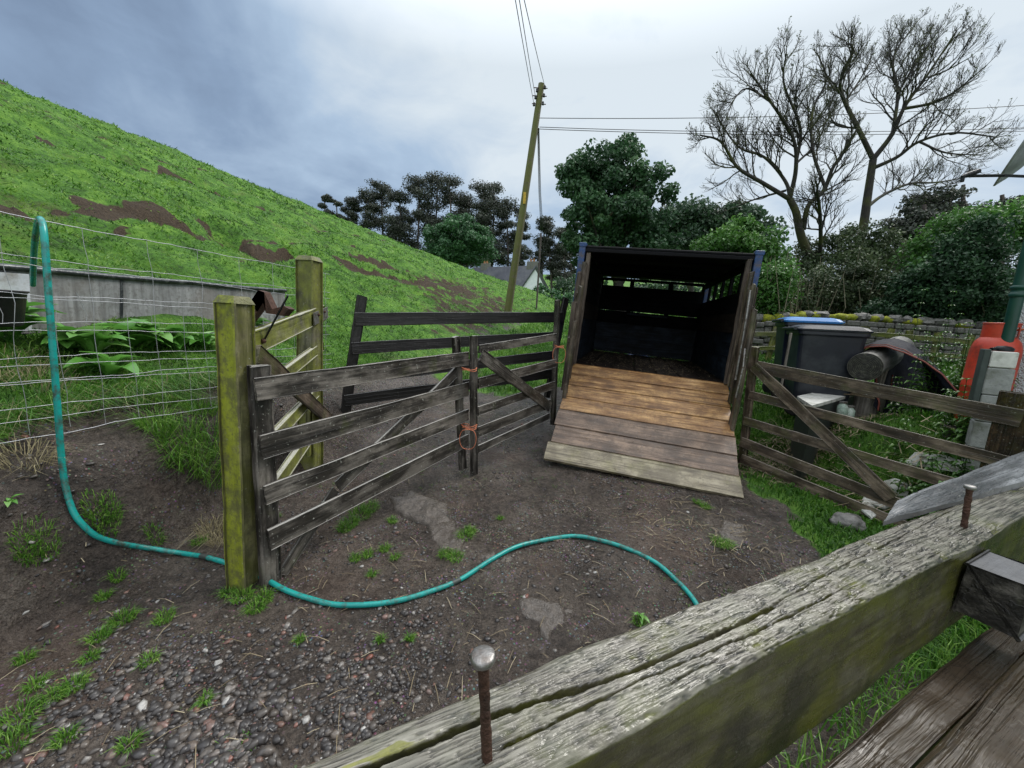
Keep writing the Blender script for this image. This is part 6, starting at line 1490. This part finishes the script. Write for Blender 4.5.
# ================================================================ FARMHOUSE, FAR WALLS AND FENCES
def farmhouse():
    Y=52; k=Y/F
    apex=V(533,267,Y); eR=V(543,290,Y-1); bz=float(H0(apex[0],apex[1]))
    a=V(522,287,Y); b_=V(544,292.5,Y-.3); L=V(476,267,Y+4)
    eave=V(521,284,Y)[2]; 
    gx=nrm(np.array([1,-.12,0])); gy=np.array([-gx[1],gx[0],0]); ctr=V(533,285,Y); W=(544-520)*k*.95; lng=-nrm(np.array([1,-.9,0])); 
    lng=nrm(np.array([-.93,.55,0])); LL=9.5
    P0=ctr-gx*W/2;P1=ctr+gx*W/2; ez=V(521,286,Y)[2]; ez2=ez-.1; az=apex[2]; z0=bz-1.0
    def P(p,z,s=0): q=p+lng*s*LL; return np.array([q[0],q[1],z])
    t=thing('farmhouse','white gabled farmhouse with slate roof and two chimneys beyond the brow','farmhouse',(ctr[0],ctr[1],bz))
    m=MB(); v=np.array([P(P0,z0),P(P1,z0),P(P1,ez),P(ctr,az),P(P0,ez),P(P0,z0,1),P(P1,z0,1),P(P1,ez,1),P(ctr,az,1),P(P0,ez,1)]); m.add(v,[(0,1,2,3,4),(5,6,7,8,9),(0,5,9,4),(1,6,7,2)]); obj('wall',m,WHITEH,t)
    m=MB(); 
    for s in(-1,1):
        e=ctr+gx*s*(W/2+.25); ea=az+.10; ee=ez-.22
        v=np.array([P(ctr,ea,-.03),P(ctr,ea,1.03),P(e,ee,1.03),P(e,ee,-.03)]); v=np.concatenate([v,v+np.array([0,0,.10])]); m.add(v,[(0,1,2,3),(4,5,6,7),(0,1,5,4),(1,2,6,5),(2,3,7,6),(3,0,4,7)])
    rf=obj('roof',m,SLATE,t)
    for s,h in((.03,.8),(.80,.75)):
        m=MB(); c=P(ctr,az+.2,s); box(m,c,.9,.7,h+.2,-lng,gx,(0,0,1),bev=.03); ch=obj('chimney',m,STONE,rf)
        for q in(-.22,.22):
            m=MB(); lathe(m,c+lng*q+np.array([0,0,h*.5+.1]),(0,0,1),[(.13,0),(.11,.3),(.13,.32),(.0001,.33)],10); obj('chimney_pot',m,TERRA,ch,smooth=True)
    m=MB(); q=[]; e=ctr+gx*(W/2+.25)
    board(m,P(ctr,az+.06,-.035),P(e,ez-.25,-.035),(0,0,1),.16,.05); e=ctr-gx*(W/2+.25); board(m,P(ctr,az+.06,-.035),P(e,ez-.25,-.035),(0,0,1),.16,.05); obj('bargeboard',m,DKPL,t)
farmhouse()
def hedge(label,pts,Y,h,n,ls,lm,name='hedge',w=.5,clr=.35):
    P=[V(*p,y) for p,y in zip(pts,Y)]; C=[]
    for a,b in zip(P[:-1],P[1:]):
        L=np.linalg.norm(b-a)
        for f in np.linspace(0,1,max(3,int(L/.5))): q=a*(1-f)+b*f; q[2]=float(H0(q[0],q[1]))+RNG.uniform(.1,h); C.append(q+RNG.randn(3)*.15)
    t=thing(name,label,'hedge',P[0]); m=MB(); leaves(m,np.array(C),clr*RNG.uniform(.6,1.3,len(C)),n,ls,.8); obj('foliage',m,lm,t); m=MB()
    for c in C[::2]: g=c.copy(); g[2]=float(H0(c[0],c[1])); tube(m,np.array([g,c]),.03,4,cap=False)
    obj('stems',m,BARK,t)
hedge('low dark hedge between the farmhouse gable and the trailer',[(535,298),(552,298),(575,301)],[46,40,34],1.0,2600,.22,RNDL)
hedge('dark scrub line along the skyline of the far field on the right',[(560,285),(640,300),(760,310),(1000,320)],[60,50,40,34],3.5,16000,.40,FARL,w=1,clr=1.3)
def drystone():
    P=[V(745,335,9.2),V(860,340,9.0),V(960,345,8.6),V(1045,350,8.2)]; P=[np.array([p[0],p[1],0]) for p in P]
    t=thing('drystone_wall','low drystone wall topped with yellow-green moss behind bins and coat','stone wall',(P[0][0],P[0][1],float(H0(*P[0][:2]))))
    m=MB(); mm=MB(); V0,F0=ico()
    for a,b in zip(P[:-1],P[1:]):
        L=np.linalg.norm(b-a); d=(b-a)/L; nn=np.array([-d[1],d[0],0]); rows=6
        for r in range(rows):
            s=0
            while s<L:
                l=RNG.uniform(.14,.36); q=a+d*(s+l/2); z=float(H0(q[0],q[1])); box(m,np.array([q[0],q[1],z+.06+r*.125])+nn*RNG.uniform(-.03,.03),l*.95,.34,.12,nrm(d+np.array([0,0,RNG.uniform(-.06,.06)])),nn,(0,0,1),bev=.022,cv=RNG.rand()); s+=l
        s=0
        while s<L:
            l=RNG.uniform(.12,.3); q=a+d*s; z=float(H0(q[0],q[1]))+.80
            if RNG.rand()<.5: blob(mm,np.array([q[0],q[1],z]),l*.8,.16,.07+.05*RNG.rand(),0,10,6,.4,3)
            else: blob(m,np.array([q[0],q[1],z+.03]),l*.7,.14,.10,0,10,6,.3,2)
            s+=l*.9
    obj('stonework',m,STONE,t); obj('moss_cap',mm,MOSSY,t,smooth=True)
drystone()
def backfence():
    t=thing('post_and_rail_fence','low mossy post and rail fence in front of the drystone wall','fence',V(750,345,8.4)*np.array([1,1,0]))
    P=[V(742,335,8.3),V(860,338,8.2),V(965,344,7.8)]; WG=W_MOSS2
    for a,b in zip(P[:-1],P[1:]):
        n=4
        for i in range(n+1):
            q=a*(1-i/n)+b*(i/n); z=float(H0(q[0],q[1])); m=MB(); board(m,np.array([q[0]-.02,q[1],z-.1]),np.array([q[0]+.10*math.sin(i*2),q[1],z+.72]),(1,0,0),.10,.08,nl=8); obj('post',m,WG,t)
        for h in(.28,.58):
            m=MB(); board(m,np.array([a[0],a[1]-.06,float(H0(*a[:2]))+h]),np.array([b[0],b[1]-.06,float(H0(*b[:2]))+h]),(0,0,1),.09,.04,nl=16,wob=.008); obj('rail',m,WG,t)
backfence()
g=GP(558,306); 
for px,Y,lab in((558,20,'small yellowish fence stake on the far grass left of the trailer'),(462,9.5,None)):
    if lab:
        p=V(px,300,Y); z=float(H0(p[0],p[1])); m=MB(); board(m,np.array([p[0],p[1],z-.1]),np.array([p[0]+.25,p[1],z+.95]),(1,0,0),.13,.12,nl=8); obj('fence_stake',m,W_MOSS2,label=lab,cat='stake')
for i,(px,py,s) in enumerate(((150,106,.22),(245,142,.20),(300,158,.18))):
    pass
